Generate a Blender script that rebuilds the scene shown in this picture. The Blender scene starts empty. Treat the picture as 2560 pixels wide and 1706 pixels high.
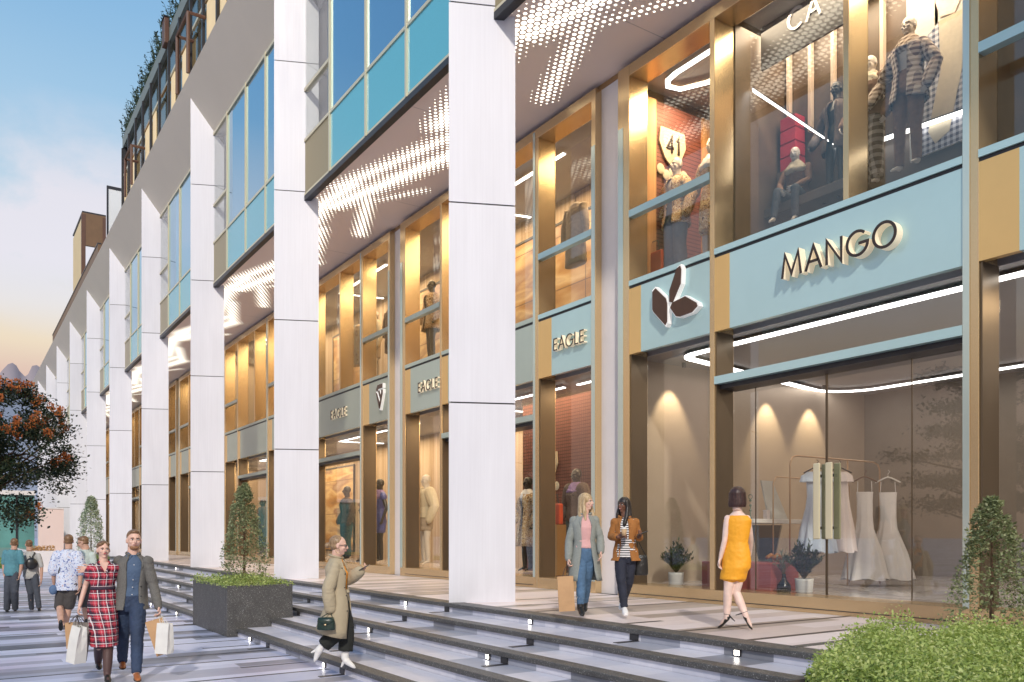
import bpy, bmesh, math, random
from mathutils import Vector, Matrix, Quaternion, noise as mnoise
R = math.radians
random.seed(7)
sc = bpy.context.scene
# ---------------------------------------------------------------- camera
CAM_Z = 1.78
cam_d = bpy.data.cameras.new("camera"); cam = bpy.data.objects.new("camera", cam_d)
sc.collection.objects.link(cam); sc.camera = cam
cam.location = (0, 0, CAM_Z)
cam.rotation_euler = (R(90), 0, R(-33.85))
cam_d.sensor_width = 36; cam_d.lens = 2080 / 2560 * 36
cam_d.shift_x = 0.0; cam_d.shift_y = 485 / 2560
cam_d.clip_end = 6000; cam_d.clip_start = 0.05
# ---------------------------------------------------------------- render / view
sc.render.engine = 'CYCLES'
sc.view_settings.view_transform = 'Standard'; sc.view_settings.look = 'None'
sc.view_settings.exposure = 0.0; sc.view_settings.gamma = 1.0
sc.cycles.use_denoising = True
sc.cycles.max_bounces = 8; sc.cycles.diffuse_bounces = 3; sc.cycles.glossy_bounces = 4
sc.cycles.transmission_bounces = 6; sc.cycles.transparent_max_bounces = 12
sc.cycles.sample_clamp_indirect = 4.0
sc.cycles.caustics_reflective = False; sc.cycles.caustics_refractive = False

# ---------------------------------------------------------------- node expression helper
class NT:
    def __init__(s, tree): s.t = tree
    def new(s, typ, **kw):
        n = s.t.nodes.new(typ)
        for k, v in kw.items(): setattr(n, k, v)
        return n
    def link(s, a, b): s.t.links.new(a, b)
class S:
    def __init__(s, nt, sock): s.nt = nt; s.k = sock
    def _m(s, op, *args, clamp=False):
        n = s.nt.new('ShaderNodeMath', operation=op); n.use_clamp = clamp
        for i, a in enumerate((s,) + args):
            if isinstance(a, S): s.nt.link(a.k, n.inputs[i])
            else: n.inputs[i].default_value = a
        return S(s.nt, n.outputs[0])
    def __add__(s, o): return s._m('ADD', o)
    def __radd__(s, o): return s._m('ADD', o)
    def __sub__(s, o): return s._m('SUBTRACT', o)
    def __rsub__(s, o): return (s * -1.0) + o
    def __mul__(s, o): return s._m('MULTIPLY', o)
    def __rmul__(s, o): return s._m('MULTIPLY', o)
    def __truediv__(s, o): return s._m('DIVIDE', o)
    def floor(s): return s._m('FLOOR')
    def fract(s): return s._m('FRACT')
    def abs(s): return s._m('ABSOLUTE')
    def sqrt(s): return s._m('SQRT')
    def sin(s): return s._m('SINE')
    def pow(s, o): return s._m('POWER', o)
    def lt(s, o): return s._m('LESS_THAN', o)
    def gt(s, o): return s._m('GREATER_THAN', o)
    def min(s, o): return s._m('MINIMUM', o)
    def max(s, o): return s._m('MAXIMUM', o)
    def mod(s, o): return s._m('FLOORED_MODULO', o)
    def clamp(s): return s._m('ADD', 0.0, clamp=True)
def sep(nt, v):
    n = nt.new('ShaderNodeSeparateXYZ'); nt.link(v.k if isinstance(v, S) else v, n.inputs[0])
    return [S(nt, o) for o in n.outputs]
def comb(nt, x, y=0.0, z=0.0):
    n = nt.new('ShaderNodeCombineXYZ')
    for i, a in enumerate((x, y, z)):
        if isinstance(a, S): nt.link(a.k, n.inputs[i])
        else: n.inputs[i].default_value = a
    return S(nt, n.outputs[0])
def wnoise(nt, v):
    n = nt.new('ShaderNodeTexWhiteNoise', noise_dimensions='3D'); nt.link(v.k, n.inputs['Vector'])
    return S(nt, n.outputs['Value'])
def noise(nt, v, scale=5.0, detail=3.0, rough=0.5, dist=0.0):
    n = nt.new('ShaderNodeTexNoise')
    if v is not None: nt.link(v.k, n.inputs['Vector'])
    n.inputs['Scale'].default_value = scale; n.inputs['Detail'].default_value = detail
    n.inputs['Roughness'].default_value = rough; n.inputs['Distortion'].default_value = dist
    return S(nt, n.outputs['Fac'] if 'Fac' in n.outputs else n.outputs[0])
def ramp(nt, f, stops, interp='LINEAR'):
    n = nt.new('ShaderNodeValToRGB'); n.color_ramp.interpolation = interp
    e = n.color_ramp.elements
    while len(e) < len(stops): e.new(0.5)
    for i, (p, c) in enumerate(stops):
        e[i].position = p; e[i].color = tuple(c) + (1,) if len(c) == 3 else c
    nt.link(f.k, n.inputs[0]); return S(nt, n.outputs[0])
def mixc(nt, f, a, b, mode='MIX'):
    n = nt.new('ShaderNodeMix', data_type='RGBA', blend_type=mode)
    for idx, v in ((0, f), (6, a), (7, b)):
        if isinstance(v, S): nt.link(v.k, n.inputs[idx])
        elif idx == 0: n.inputs[0].default_value = v
        else: n.inputs[idx].default_value = tuple(v) + (1,)
    return S(nt, n.outputs[2])
def geo_pos(nt):
    n = nt.new('ShaderNodeNewGeometry'); return S(nt, n.outputs['Position'])
def obj_co(nt):
    n = nt.new('ShaderNodeTexCoord'); return S(nt, n.outputs['Object'])

# ---------------------------------------------------------------- world (dusk sky: blue above, peach at the horizon, soft clouds)
W = bpy.data.worlds.new("World"); sc.world = W; W.use_nodes = True
W.node_tree.nodes.clear(); nt = NT(W.node_tree)
SUN_EL, SUN_DIR = R(33), Vector((0.50, 0.85, 0)).normalized()   # direction the light travels
sky = nt.new('ShaderNodeTexSky', sky_type='NISHITA'); sky.sun_disc = False
sky.sun_elevation = SUN_EL; sky.sun_rotation = math.atan2(-SUN_DIR.x, -SUN_DIR.y)
tc = nt.new('ShaderNodeTexCoord'); x, y, z = sep(nt, tc.outputs['Generated'])
az = x / (y.abs() + 0.2)
grad = ramp(nt, (z + noise(nt, comb(nt, x * 2.0, y * 2.0, z * 7.0), 1.2, 3) * 0.04 - 0.02).clamp(),
            [(0.0, (.66, .42, .32)), (0.17, (.86, .57, .42)), (0.205, (1.0, .80, .54)), (0.24, (.94, .87, .76)), (0.30, (.72, .83, .90)),
             (0.42, (.42, .67, .90)), (0.50, (.30, .57, .86)), (0.68, (.20, .43, .80)), (1.0, (.15, .33, .70))])
cl = noise(nt, comb(nt, x * 3.0 + 3.1, y * 3.0 + 0.7, z * 5.0), 1.5, 6, 0.55, 0.3)
band = ((z - 0.20) / 0.08).clamp() * (1.0 - (z - 0.34) / 0.09).clamp()
cf = ((cl - 0.41) * 8.0).clamp() * band * 0.9
col = mixc(nt, cf, grad, (.97, .91, .96))
below = ((z * -1.0) * 20.0).clamp()
col = mixc(nt, below, col, (.30, .29, .30))
bg1 = nt.new('ShaderNodeBackground'); nt.link(col.k, bg1.inputs[0]); bg1.inputs[1].default_value = 0.80
bg2 = nt.new('ShaderNodeBackground'); nt.link(sky.outputs[0], bg2.inputs[0]); bg2.inputs[1].default_value = 0.02
ad = nt.new('ShaderNodeAddShader'); nt.link(bg1.outputs[0], ad.inputs[0]); nt.link(bg2.outputs[0], ad.inputs[1])
wo = nt.new('ShaderNodeOutputWorld'); nt.link(ad.outputs[0], wo.inputs[0])
sun_d = bpy.data.lights.new("sun", 'SUN'); sun = bpy.data.objects.new("sun", sun_d); sc.collection.objects.link(sun)
sun_d.energy = 2.65; sun_d.angle = R(3); sun_d.color = (1.0, 0.90, 0.78)
dirv = Vector((SUN_DIR.x * math.cos(SUN_EL), SUN_DIR.y * math.cos(SUN_EL), -math.sin(SUN_EL)))
sun.rotation_euler = dirv.to_track_quat('-Z', 'Y').to_euler(); sun.location = (-8, -12, 20)

# ---------------------------------------------------------------- objects helpers
def wm(o):
    m = o.matrix_basis.copy()
    while o.parent is not None: o = o.parent; m = o.matrix_basis @ m
    return m
def tag(o, label=None, cat=None, group=None, kind=None):
    if label: o['label'] = label
    if cat: o['category'] = cat
    if group: o['group'] = group
    if kind: o['kind'] = kind
    return o
def thing(name, loc, label, cat, group=None, rz=0.0):
    o = bpy.data.objects.new(name, None); sc.collection.objects.link(o)
    o.location = loc; o.rotation_euler = (0, 0, rz); o.empty_display_size = 0.2
    return tag(o, label, cat, group)
class MB:
    """collects shapes (world coordinates unless local=True at build) and links ONE mesh object"""
    def __init__(s): s.v = []; s.f = []; s.uv = None
    def add(s, vs, fs):
        b = len(s.v); s.v += [tuple(v) for v in vs]; s.f += [tuple(b + i for i in f) for f in fs]; return s
    def box(s, x0, x1, y0, y1, z0, z1):
        x0, x1 = sorted((x0, x1)); y0, y1 = sorted((y0, y1)); z0, z1 = sorted((z0, z1))
        return s.add([(x0,y0,z0),(x1,y0,z0),(x1,y1,z0),(x0,y1,z0),(x0,y0,z1),(x1,y0,z1),(x1,y1,z1),(x0,y1,z1)],
                     [(0,3,2,1),(4,5,6,7),(0,1,5,4),(1,2,6,5),(2,3,7,6),(3,0,4,7)])
    def prism(s, poly, z0, z1, ztop=None):
        n = len(poly); zt = ztop or [z1] * n
        vs = [(p[0], p[1], z0) for p in poly] + [(p[0], p[1], zt[i]) for i, p in enumerate(poly)]
        fs = [tuple(range(n))[::-1], tuple(range(n, 2 * n))] + [(i, (i + 1) % n, n + (i + 1) % n, n + i) for i in range(n)]
        return s.add(vs, fs)
    def quad(s, a, b, c, d): return s.add([a, b, c, d], [(0, 1, 2, 3)])
    def tube(s, pts, rad, n=8, cap=True):
        pts = [Vector(p) for p in pts]; rads = rad if isinstance(rad, (list, tuple)) else [rad] * len(pts)
        vs = []; fs = []; prev = None
        for i, p in enumerate(pts):
            t = (pts[min(i + 1, len(pts) - 1)] - pts[max(i - 1, 0)]).normalized()
            if prev is None:
                a = Vector((0, 0, 1)) if abs(t.z) < 0.9 else Vector((1, 0, 0)); u = t.cross(a).normalized()
            else: u = (prev - t * prev.dot(t)).normalized()
            prev = u; w = t.cross(u)
            for k in range(n):
                a = 2 * math.pi * k / n; vs.append(p + (u * math.cos(a) + w * math.sin(a)) * rads[i])
        for i in range(len(pts) - 1):
            for k in range(n):
                k2 = (k + 1) % n; fs.append((i*n+k, i*n+k2, (i+1)*n+k2, (i+1)*n+k))
        if cap: fs.append(tuple(range(n))[::-1]); fs.append(tuple(range((len(pts)-1)*n, len(pts)*n)))
        return s.add(vs, fs)
    def lathe(s, c, prof, n=20):
        vs = []; fs = []
        for (r, z) in prof:
            for k in range(n):
                a = 2 * math.pi * k / n; vs.append((c[0] + r * math.cos(a), c[1] + r * math.sin(a), c[2] + z))
        for i in range(len(prof) - 1):
            for k in range(n):
                k2 = (k + 1) % n; fs.append((i*n+k, i*n+k2, (i+1)*n+k2, (i+1)*n+k))
        fs.append(tuple(range(n))[::-1]); fs.append(tuple(range((len(prof)-1)*n, len(prof)*n)))
        return s.add(vs, fs)
    def loft(s, rings, n=16):
        """rings: (center, rx, ry[, frame 3x3]) elliptical sections; x/y of the frame span the section"""
        vs = []; fs = []
        for rg in rings:
            c = Vector(rg[0]); rx, ry = rg[1], rg[2]; fr = rg[3] if len(rg) > 3 else (Vector((1,0,0)), Vector((0,1,0)))
            for k in range(n):
                a = 2 * math.pi * k / n; vs.append(c + fr[0] * (rx * math.cos(a)) + fr[1] * (ry * math.sin(a)))
        m = len(rings)
        for i in range(m - 1):
            for k in range(n):
                k2 = (k + 1) % n; fs.append((i*n+k, i*n+k2, (i+1)*n+k2, (i+1)*n+k))
        fs.append(tuple(range(n))[::-1]); fs.append(tuple(range((m-1)*n, m*n)))
        return s.add(vs, fs)
    def ball(s, c, r, sc3=(1,1,1), nu=14, nv=9):
        c = Vector(c); vs = [c + Vector((0,0,r*sc3[2]))]; fs = []
        for i in range(1, nv):
            th = math.pi * i / nv
            for k in range(nu):
                a = 2 * math.pi * k / nu
                vs.append(c + Vector((r*sc3[0]*math.sin(th)*math.cos(a), r*sc3[1]*math.sin(th)*math.sin(a), r*sc3[2]*math.cos(th))))
        vs.append(c - Vector((0,0,r*sc3[2])))
        for k in range(nu): fs.append((0, 1 + k, 1 + (k + 1) % nu))
        for i in range(nv - 2):
            for k in range(nu):
                k2 = (k + 1) % nu; a = 1 + i*nu; b = a + nu; fs.append((a+k, b+k, b+k2, a+k2))
        L = len(vs) - 1; a = 1 + (nv-2)*nu
        for k in range(nu): fs.append((L, a + (k + 1) % nu, a + k))
        return s.add(vs, fs)
    def build(s, name, mat, parent=None, smooth=False, local=False, bevel=0.0, mats=None):
        me = bpy.data.meshes.new(name)
        vs = s.v
        if parent is not None and not local:
            inv = wm(parent).inverted(); vs = [tuple(inv @ Vector(v)) for v in vs]
        me.from_pydata(vs, [], s.f); me.update()
        if mat is not None: me.materials.append(mat)
        if smooth: me.polygons.foreach_set('use_smooth', [True] * len(me.polygons))
        o = bpy.data.objects.new(name, me); sc.collection.objects.link(o)
        if parent is not None: o.parent = parent
        if bevel > 0:
            m = o.modifiers.new('bevel', 'BEVEL'); m.width = bevel; m.segments = 2; m.limit_method = 'ANGLE'
        return o
def copy_tree(o, parent=None):
    c = o.copy(); sc.collection.objects.link(c)
    if parent is not None: c.parent = parent
    for ch in list(o.children): copy_tree(ch, c)
    return c

# ---------------------------------------------------------------- materials
MATS = {}
def mat(name, fn=None, color=(.5,.5,.5), rough=0.5, metal=0.0, spec=0.5, emit=None, estr=0.0, bump=None):
    if name in MATS: return MATS[name]
    m = bpy.data.materials.new(name); m.use_nodes = True; m.node_tree.nodes.clear(); nt = NT(m.node_tree)
    out = nt.new('ShaderNodeOutputMaterial'); b = nt.new('ShaderNodeBsdfPrincipled'); nt.link(b.outputs[0], out.inputs[0])
    b.inputs['Base Color'].default_value = tuple(color) + (1,); b.inputs['Roughness'].default_value = rough
    b.inputs['Metallic'].default_value = metal; b.inputs['Specular IOR Level'].default_value = spec
    if emit: b.inputs['Emission Color'].default_value = tuple(emit) + (1,); b.inputs['Emission Strength'].default_value = estr
    if fn: fn(nt, b, out)
    MATS[name] = m; return m
def setbump(nt, b, h, strength=0.2, dist=0.01):
    n = nt.new('ShaderNodeBump'); n.inputs['Strength'].default_value = strength; n.inputs['Distance'].default_value = dist
    nt.link(h.k, n.inputs['Height']); nt.link(n.outputs[0], b.inputs['Normal'])
def varied(c, amt=0.12, scale=3.0, detail=5, bumpd=0.0, bscale=40, world=True):
    def fn(nt, b, out):
        p = geo_pos(nt) if world else obj_co(nt); f = noise(nt, p, scale, detail, 0.6)
        c0 = tuple(max(0, v * (1 - amt)) for v in c); c1 = tuple(min(1, v * (1 + amt)) for v in c)
        nt.link(ramp(nt, f, [(0.3, c0), (0.7, c1)]).k, b.inputs['Base Color'])
        if bumpd: setbump(nt, b, noise(nt, p, bscale, 3), 0.5, bumpd)
    return fn
def panel_fn(nt, b, out):
    p = geo_pos(nt); x, y, z = sep(nt, p)
    f = noise(nt, comb(nt, x * 1.0, y * 1.0, z * 0.25), 2.5, 4); g = noise(nt, comb(nt, x * 30., y * 30., z * 0.6), 1.0, 2)
    tone = wnoise(nt, comb(nt, (y / 8.7 + .1).floor(), ((z - .7) / 3.2).floor(), 2.0))
    dirt = (1.0 - (z - .7) * 1.6).clamp() * noise(nt, comb(nt, x * 5., y * 5., z * 2.), 1.0, 4) * .5
    f2 = f * 0.45 + g * 0.3 + tone * .25 - dirt
    nt.link(ramp(nt, f2, [(0.3, (.63, .64, .70)), (0.7, (.73, .745, .81))]).k, b.inputs['Base Color'])
    nt.link((f * 0.25 + 0.3).k, b.inputs['Roughness'])
WHITE = mat('white_cladding', panel_fn)
TAUPE = mat('taupe_fascia', varied((.80, .71, .55), .03, .4), rough=.55)
PILAST = mat('pale_pilaster', varied((.78, .74, .73), .04, 1.5), rough=.5)
DARKMET = mat('dark_metal', varied((.035, .035, .04), .2, 4), rough=.4, metal=.3)
def gold_fn(c0, c1, r0=.22):
    def fn(nt, b, out):
        p = geo_pos(nt); x, y, z = sep(nt, p)
        g = noise(nt, comb(nt, x * 60., y * 60., z * 0.8), 1.0, 3)
        c0_ = tuple(u * .4 + v * .6 for u, v in zip(c0, c1)); nt.link(ramp(nt, noise(nt, comb(nt, x * 2., y * 2., z * .5), 1.0, 2), [(0.3, c0_), (0.7, c1)]).k, b.inputs['Base Color'])
        nt.link((noise(nt, comb(nt, x * 3., y * 3., z * .6), 1.0, 3) * 0.06 + r0).k, b.inputs['Roughness'])
    return fn
GOLD = mat('brushed_gold', gold_fn((.60, .44, .25), (.69, .52, .30)), metal=.75)
BRONZE = mat('brushed_bronze', gold_fn((.40, .25, .12), (.52, .34, .17), .28), metal=.8)
CHAMP = mat('champagne_metal', gold_fn((.62, .56, .38), (.72, .66, .46), .35), metal=.25)
PALEBLUE = mat('pale_blue_reflection_tint', varied((.46, .66, .68), .04, .8), rough=.22, metal=.25)
SKYREF = mat('aqua_sky_reflection', varied((.56, .66, .62), .05, .6), rough=.22, metal=.5)  # sky reflection on the frame fronts, put into a colour
OLIVEP = mat('grey_green_reflection_tint', varied((.36, .40, .33), .06, .8), rough=.3, metal=.2)
SAGEP = mat('sage_reflection_tint', varied((.44, .52, .46), .05, .8), rough=.3, metal=.2)
GOLDREF = mat('gold_reflection_paint', varied((.76, .50, .20), .05, .8), rough=.3, metal=.4)  # colour of the gold frame's reflection in the sign bands
SPANDREL = mat('turquoise_spandrel', varied((.13, .50, .60), .06, 90, 2), rough=.12, spec=.7)
SAND = mat('sand_spandrel', varied((.34, .28, .15), .10, 90, 2), rough=.3, spec=.25)
def glass(name, tint, gl=0.0, ior=1.5, rough=0.0, gcol=(.96, .97, .98)):
    m = bpy.data.materials.new(name); m.use_nodes = True; m.node_tree.nodes.clear(); nt = NT(m.node_tree)
    out = nt.new('ShaderNodeOutputMaterial'); fr = nt.new('ShaderNodeLayerWeight'); fr.inputs[0].default_value = .5; fr_f = S(nt, fr.outputs['Facing']).pow(4.5) * .6 + ((ior - 1) / (ior + 1)) ** 2
    tr = nt.new('ShaderNodeBsdfTransparent'); tr.inputs[0].default_value = tuple(tint) + (1,)
    g = nt.new('ShaderNodeBsdfGlossy'); g.inputs['Roughness'].default_value = rough; g.inputs[0].default_value = tuple(gcol) + (1,)
    mx = nt.new('ShaderNodeMixShader'); f = (fr_f + gl).clamp()
    nt.link(f.k, mx.inputs[0]); nt.link(tr.outputs[0], mx.inputs[1]); nt.link(g.outputs[0], mx.inputs[2]); nt.link(mx.outputs[0], out.inputs[0])
    MATS[name] = m; return m
GLASS = glass('clear_shop_glass', (.92, .93, .92), 0.035, 1.38)
GLASSU = glass('reflective_upper_glass', (.30, .36, .40), 0.50, 1.6, gcol=(.62, .84, 1.0))
LETTER = mat('dark_brown_letter', varied((.035, .022, .018), .2, 6), rough=.4)
LSIDE = mat('cream_letter_side', varied((.82, .72, .55), .05, 6), rough=.5, emit=(1, .85, .62), estr=.25)
def ledm(name, c, s): return mat(name, color=(.9,.9,.9), emit=c, estr=s)
LED = ledm('led_white', (1, .96, .93), 5.0)
STEPLED = ledm('step_led', (1, .93, .82), 9.0)
# ================================================================ GROUND
def paving(cols, dark, row=0.30, seg=3.2, tint=None, rough=.32):
    def fn(nt, b, out):
        p = geo_pos(nt); x, y, z = sep(nt, p)
        r = (y / row).floor(); rr = wnoise(nt, comb(nt, r, 3.3, 1.0))
        sgx = ((x + rr * 11.0) / (seg)).floor()
        v = wnoise(nt, comb(nt, r, sgx, 0.5))
        r2 = (y / (row * 3.0)).floor(); v2 = wnoise(nt, comb(nt, r2, 9.1, 2.2))
        c = ramp(nt, v * 0.6 + v2 * 0.4, cols, 'CONSTANT')
        st = noise(nt, p, 1.3, 5, .6); c = mixc(nt, ((st - .4) * 1.2).clamp() * .6, c, (.62, .62, .68), 'MULTIPLY')
        if tint:  # pink patches: reflections painted into the paving colour
            t = ((noise(nt, comb(nt, x * .35, y * .35, 4.0), 1.0, 2) - .52) * 4.5).clamp() * .55
            c = mixc(nt, t, c, tint, 'MULTIPLY')
        rb = (y / (row * 2.5)).floor(); fb = (y / (row * 2.5)).fract()
        seg2 = ((x + wnoise(nt, comb(nt, rb, 7.7, 0.)) * 9.0) / 4.0).floor()
        dk = fb.lt(.10) * wnoise(nt, comb(nt, rb, seg2, 8.8)).gt(.42)
        jt = (y / row).fract().lt(.015)
        c = mixc(nt, jt * .35, c, dark); c = mixc(nt, dk, c, dark)
        nt.link(c.k, b.inputs['Base Color'])
        nt.link((noise(nt, p, 3.0, 4) * .3 + rough - .1).k, b.inputs['Roughness'])
        setbump(nt, b, noise(nt, p, 60, 3), .15, .004)
    return fn
PLAZA = mat('striped_plaza_paving', paving([(0, (.20, .205, .25)), (.22, (.40, .42, .52)), (.36, (.62, .65, .80)), (.48, (.28, .29, .35)),
        (.58, (.68, .71, .86)), (.72, (.15, .155, .19)), (.80, (.50, .52, .66))], (.025, .025, .03), .30, 3.6, (.95, .62, .66)))
DECKM = mat('striped_terrace_paving', paving([(0, (.44, .37, .33)), (.25, (.66, .57, .54)), (.42, (.78, .69, .68)), (.6, (.52, .45, .40)),
        (.72, (.82, .74, .74))], (.05, .04, .035), .38, 2.4))
GRANITE = mat('dark_speckled_granite', None)
def gran(nt, b, out=None):
    p = geo_pos(nt); n1 = nt.new('ShaderNodeTexVoronoi'); nt.link(p.k, n1.inputs['Vector']); n1.inputs['Scale'].default_value = 120
    c = S(nt, n1.outputs['Color']); r, g, bb = sep(nt, c)
    f = r.pow(6.0) * .5 + noise(nt, p, 6, 3) * .3
    nt.link(ramp(nt, f, [(0.0, (.045, .045, .045)), (.25, (.085, .083, .08)), (.55, (.16, .16, .155)), (.75, (.5, .5, .48))]).k, b.inputs['Base Color'])
    b.inputs['Roughness'].default_value = .5
gran(NT(GRANITE.node_tree), [n for n in GRANITE.node_tree.nodes if n.type == 'BSDF_PRINCIPLED'][0])
def riser_fn(nt, b, out):
    p = geo_pos(nt); x, y, z = sep(nt, p)
    row = (z / .14).floor(); v = wnoise(nt, comb(nt, ((y + wnoise(nt, comb(nt, row, 1., 1.)) * 5.) / .62).floor(), row, 0.))
    c = ramp(nt, v, [(0, (.60, .61, .69)), (.35, (.40, .42, .49)), (.50, (.70, .70, .77)), (.72, (.25, .26, .30)), (.84, (.64, .64, .71))], 'CONSTANT')
    c = mixc(nt, (noise(nt, p, 7, 5, .65) - .35) * .8, c, (.6, .64, .74), 'MULTIPLY')
    nt.link(c.k, b.inputs['Base Color'])
RISER = mat('pale_marble_riser', riser_fn, rough=.35)
TREAD = mat('pale_tread_stone', riser_fn, rough=.3)

# one ground sheet
MB().box(-400, 6.9, -60, 1500, -0.5, 0.0).box(6.9, 900, -60, 1500, -0.5, -0.004).build('plaza', PLAZA)['kind'] = 'structure'
DZ = 0.70; X0 = 6.5; TR = 0.6; RS = 0.14
Y_END, Y_FAR = -1.0, 99.0
dk = MB(); dk.box(X0 + .30, 9.9, Y_END - 3, Y_FAR, 0.0, DZ).build('terrace', DECKM)['kind'] = 'structure'
# steps
st = thing('stone_steps', (5.3, 20, 0), 'five long pale stone steps with dark granite edges below the shop terrace', 'steps')
for i in range(5):
    xi = X0 - TR * i; z1 = DZ - RS * i
    zb = 0.0
    if i < 5:
        w = 0.30 if i == 0 else 0.20
        xr = X0 + .30 if i == 0 else xi + TR + .03
        m = MB(); m.box(xi, xi + w, Y_END - 3, Y_FAR, z1 - .062, z1 + .002); m.build('step_edge', GRANITE, st, bevel=.012)
        if i > 0: MB().box(xi + w, xr, Y_END - 3, Y_FAR, z1 - .05, z1).build('tread', TREAD, st)
        MB().box(xi + .035, xi + .2, Y_END - 3, Y_FAR, z1 - RS, z1 - .062).build('riser', RISER, st)
    # dark joints standing in the riser
random.seed(11)
for i in range(5):
    xi = X0 - TR * i; z1 = DZ - RS * i; y = 3.0 + i * .9
    while y < 60:
        m = MB(); m.box(xi + .022, xi + .06, y, y + .14, z1 - RS + .001, z1 - .063)
        m.box(xi - TR * .5, xi + .0221, y - .03, y + .06, z1 - RS + .0005, z1 - RS + .005)
        y += random.uniform(3.0, 5.5) if y < 25 else 9.0
        m.build('dark_joint', DARKMET, st)
# step lights
lights = [(0,1323,'beside the brown shopping bag'),(0,1840,'below the woman in the orange dress'),(2,720,'right of the granite planter'),
          (4,623,'at the near corner of the granite planter'),(4,807,'below the rear white boot'),(2,920,'just right of the trench coat'),
          (2,1216,'in the middle of the steps, front right'),(0,1012,'left of the nearest big column'),(0,439,'behind the man in the grey blazer, in the top riser'),
          (2,445,'behind the man in the grey blazer, in the middle riser'),(4,376,'behind the man in the grey blazer, lowest on the left'),(4,440,'on the lowest riser left of the planter')]
for n, (i, px, where) in enumerate(lights):
    X = X0 - TR * i; Y = X * (3015.6 / (px + 115) - .6707); zc = DZ - RS * i - .10
    t = thing('step_light', (X, Y, zc), 'small square recessed step light ' + where, 'step light', 'small lights set into the step risers')
    MB().box(X + .012, X + .034, Y - .042, Y + .042, zc - .032, zc + .032).build('frame', DARKMET, t)
    MB().box(X + .006, X + .013, Y - .03, Y + .03, zc - .024, zc + .024).build('lamp', STEPLED, t)

# ================================================================ COLUMNS
P8 = 8.74
names = ['nearest and largest', 'second', 'third', 'fourth', 'fifth', 'sixth', 'seventh', 'eighth', 'ninth', 'tenth and farthest']
def col_top(x): return 15.3 + 1.55 * (7.25 - x)
for k in range(10):
    A = (6.56, 11.59 + 8.73 * k); B = (7.54, A[1] - .443); C = (7.64, A[1] + .42)
    t = thing('white_column', (7.1, A[1], DZ), names[k] + ' white clad column of the row along the terrace edge', 'column', 'white columns along the terrace')
    cx, cy = (A[0]+B[0]+C[0])/3, (A[1]+B[1]+C[1])/3
    m = MB(); z = DZ; zs = [DZ] + [DZ + 3.2 * j for j in range(1, 5)]
    for j in range(5):
        za = zs[j] + (0.012 if j else 0.0)
        poly = [A, B, C]
        if j < 4: m.prism(poly, za, zs[j + 1] - .012)
        else: m.prism(poly, za, 0, [col_top(p[0]) + .02 for p in poly])
    m.build('cladding', WHITE, t)
    sh = [(cx + (p[0]-cx)*.955, cy + (p[1]-cy)*.955) for p in (A, B, C)]
    MB().prism(sh, DZ, 15.2).build('core', DARKMET, t)

# ================================================================ BUILDING SHELL
bld = thing('shopping_building', (12, 40, 0), 'long modern shopping building with taupe roof edge, blue upper glazing and gold shopfronts', 'building')
XG = 7.25; XF = 9.85; XE = 97.0; YS = -6.0
MB().add([(XG, YS, 15.3), (6.34, YS, 16.72), (6.34, XE, 16.72), (XG, XE, 15.3), (XG + .5, YS, 15.3), (6.6, YS, 17.0), (6.6, XE, 17.0), (XG + .5, XE, 15.3)],
     [(0,1,2,3), (1,5,6,2), (0,4,5,1), (3,2,6,7), (4,7,6,5), (0,3,7,4)]).build('roof_edge', TAUPE, bld)
MB().box(6.6, 24, YS, XE, 16.6, 16.9).build('roof', TAUPE, bld)
# soffit with lit perforation
def soffit_fn(nt, b, out):
    p = geo_pos(nt); x, y, z = sep(nt, p)
    s = .125
    u = x / s; v = y / (s * .866); row = v.floor(); uo = u + row.mod(2.0) * .5
    cu = uo.floor() + .5; fu = (uo.fract() - .5) * s; fv = (v.fract() - .5) * (s * .866)
    d = (fu * fu + fv * fv).sqrt()
    X = (cu - row.mod(2.0) * .5) * s; Y = (row + .5) * (s * .866)
    Yr = (Y - 11.59).mod(8.73)
    segs = [((7.75,9.6),(9.13,4.3),.34,1.0),((7.7,7.4),(8.7,3.6),.30,.9),((8.25,3.4),(7.75,-.3),.36,1.0),((7.75,8.9),(7.95,7.0),.30,1.),
            ((8.55,-1.1),(9.4,1.3),.24,.8),((8.55,7.63),(9.4,10.0),.24,.8),((8.2,-.2),(9.56,-1.9),.14,.6),((8.2,8.6),(9.5,6.4),.16,.6),((9.13,4.4),(8.3,1.5),.28,.85)]
    f = None
    for (a, c, w, g) in segs:
        dx, dy = c[0]-a[0], c[1]-a[1]; L2 = dx*dx + dy*dy
        t = (((X - a[0]) * dx + (Yr - a[1]) * dy) / L2).clamp()
        ex = X - a[0] - t * dx; ey = (Yr - a[1] - t * dy)
        q = (1.0 - (ex * ex + ey * ey * .8).sqrt() / (w * 1.45)).clamp() * g
        f = q if f is None else f.max(q)
    rad = f.pow(.85) * .057
    on = d.lt(rad) * f.gt(.10)
    em = nt.new('ShaderNodeEmission'); em.inputs[0].default_value = (1, .90, .74, 1); em.inputs[1].default_value = 3.0
    mx = nt.new('ShaderNodeMixShader'); nt.link(on.k, mx.inputs[0]); nt.link(b.outputs[0], mx.inputs[1]); nt.link(em.outputs[0], mx.inputs[2]); nt.link(mx.outputs[0], out.inputs[0])
    g = (((Y * 0.0 + y) - 11.59 - 3.0).mod(4.365) ).lt(.018)
    nt.link(mixc(nt, g * .7, (.95, .78, .68), (.45, .36, .32)).k, b.inputs['Base Color'])
SOFF = mat('perforated_soffit', soffit_fn, rough=.5)
MB().box(XG + .001, XF + .5, YS, XE, 10.16, 10.30).build('soffit', SOFF, bld)
MB().box(10.0, 10.29, YS, XE, 10.06, 10.16).build('cornice', BRONZE, bld)
MB().box(XG - .03, XG + .12, YS, XE, 10.08, 10.20).build('edge_beam', DARKMET, bld)
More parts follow.
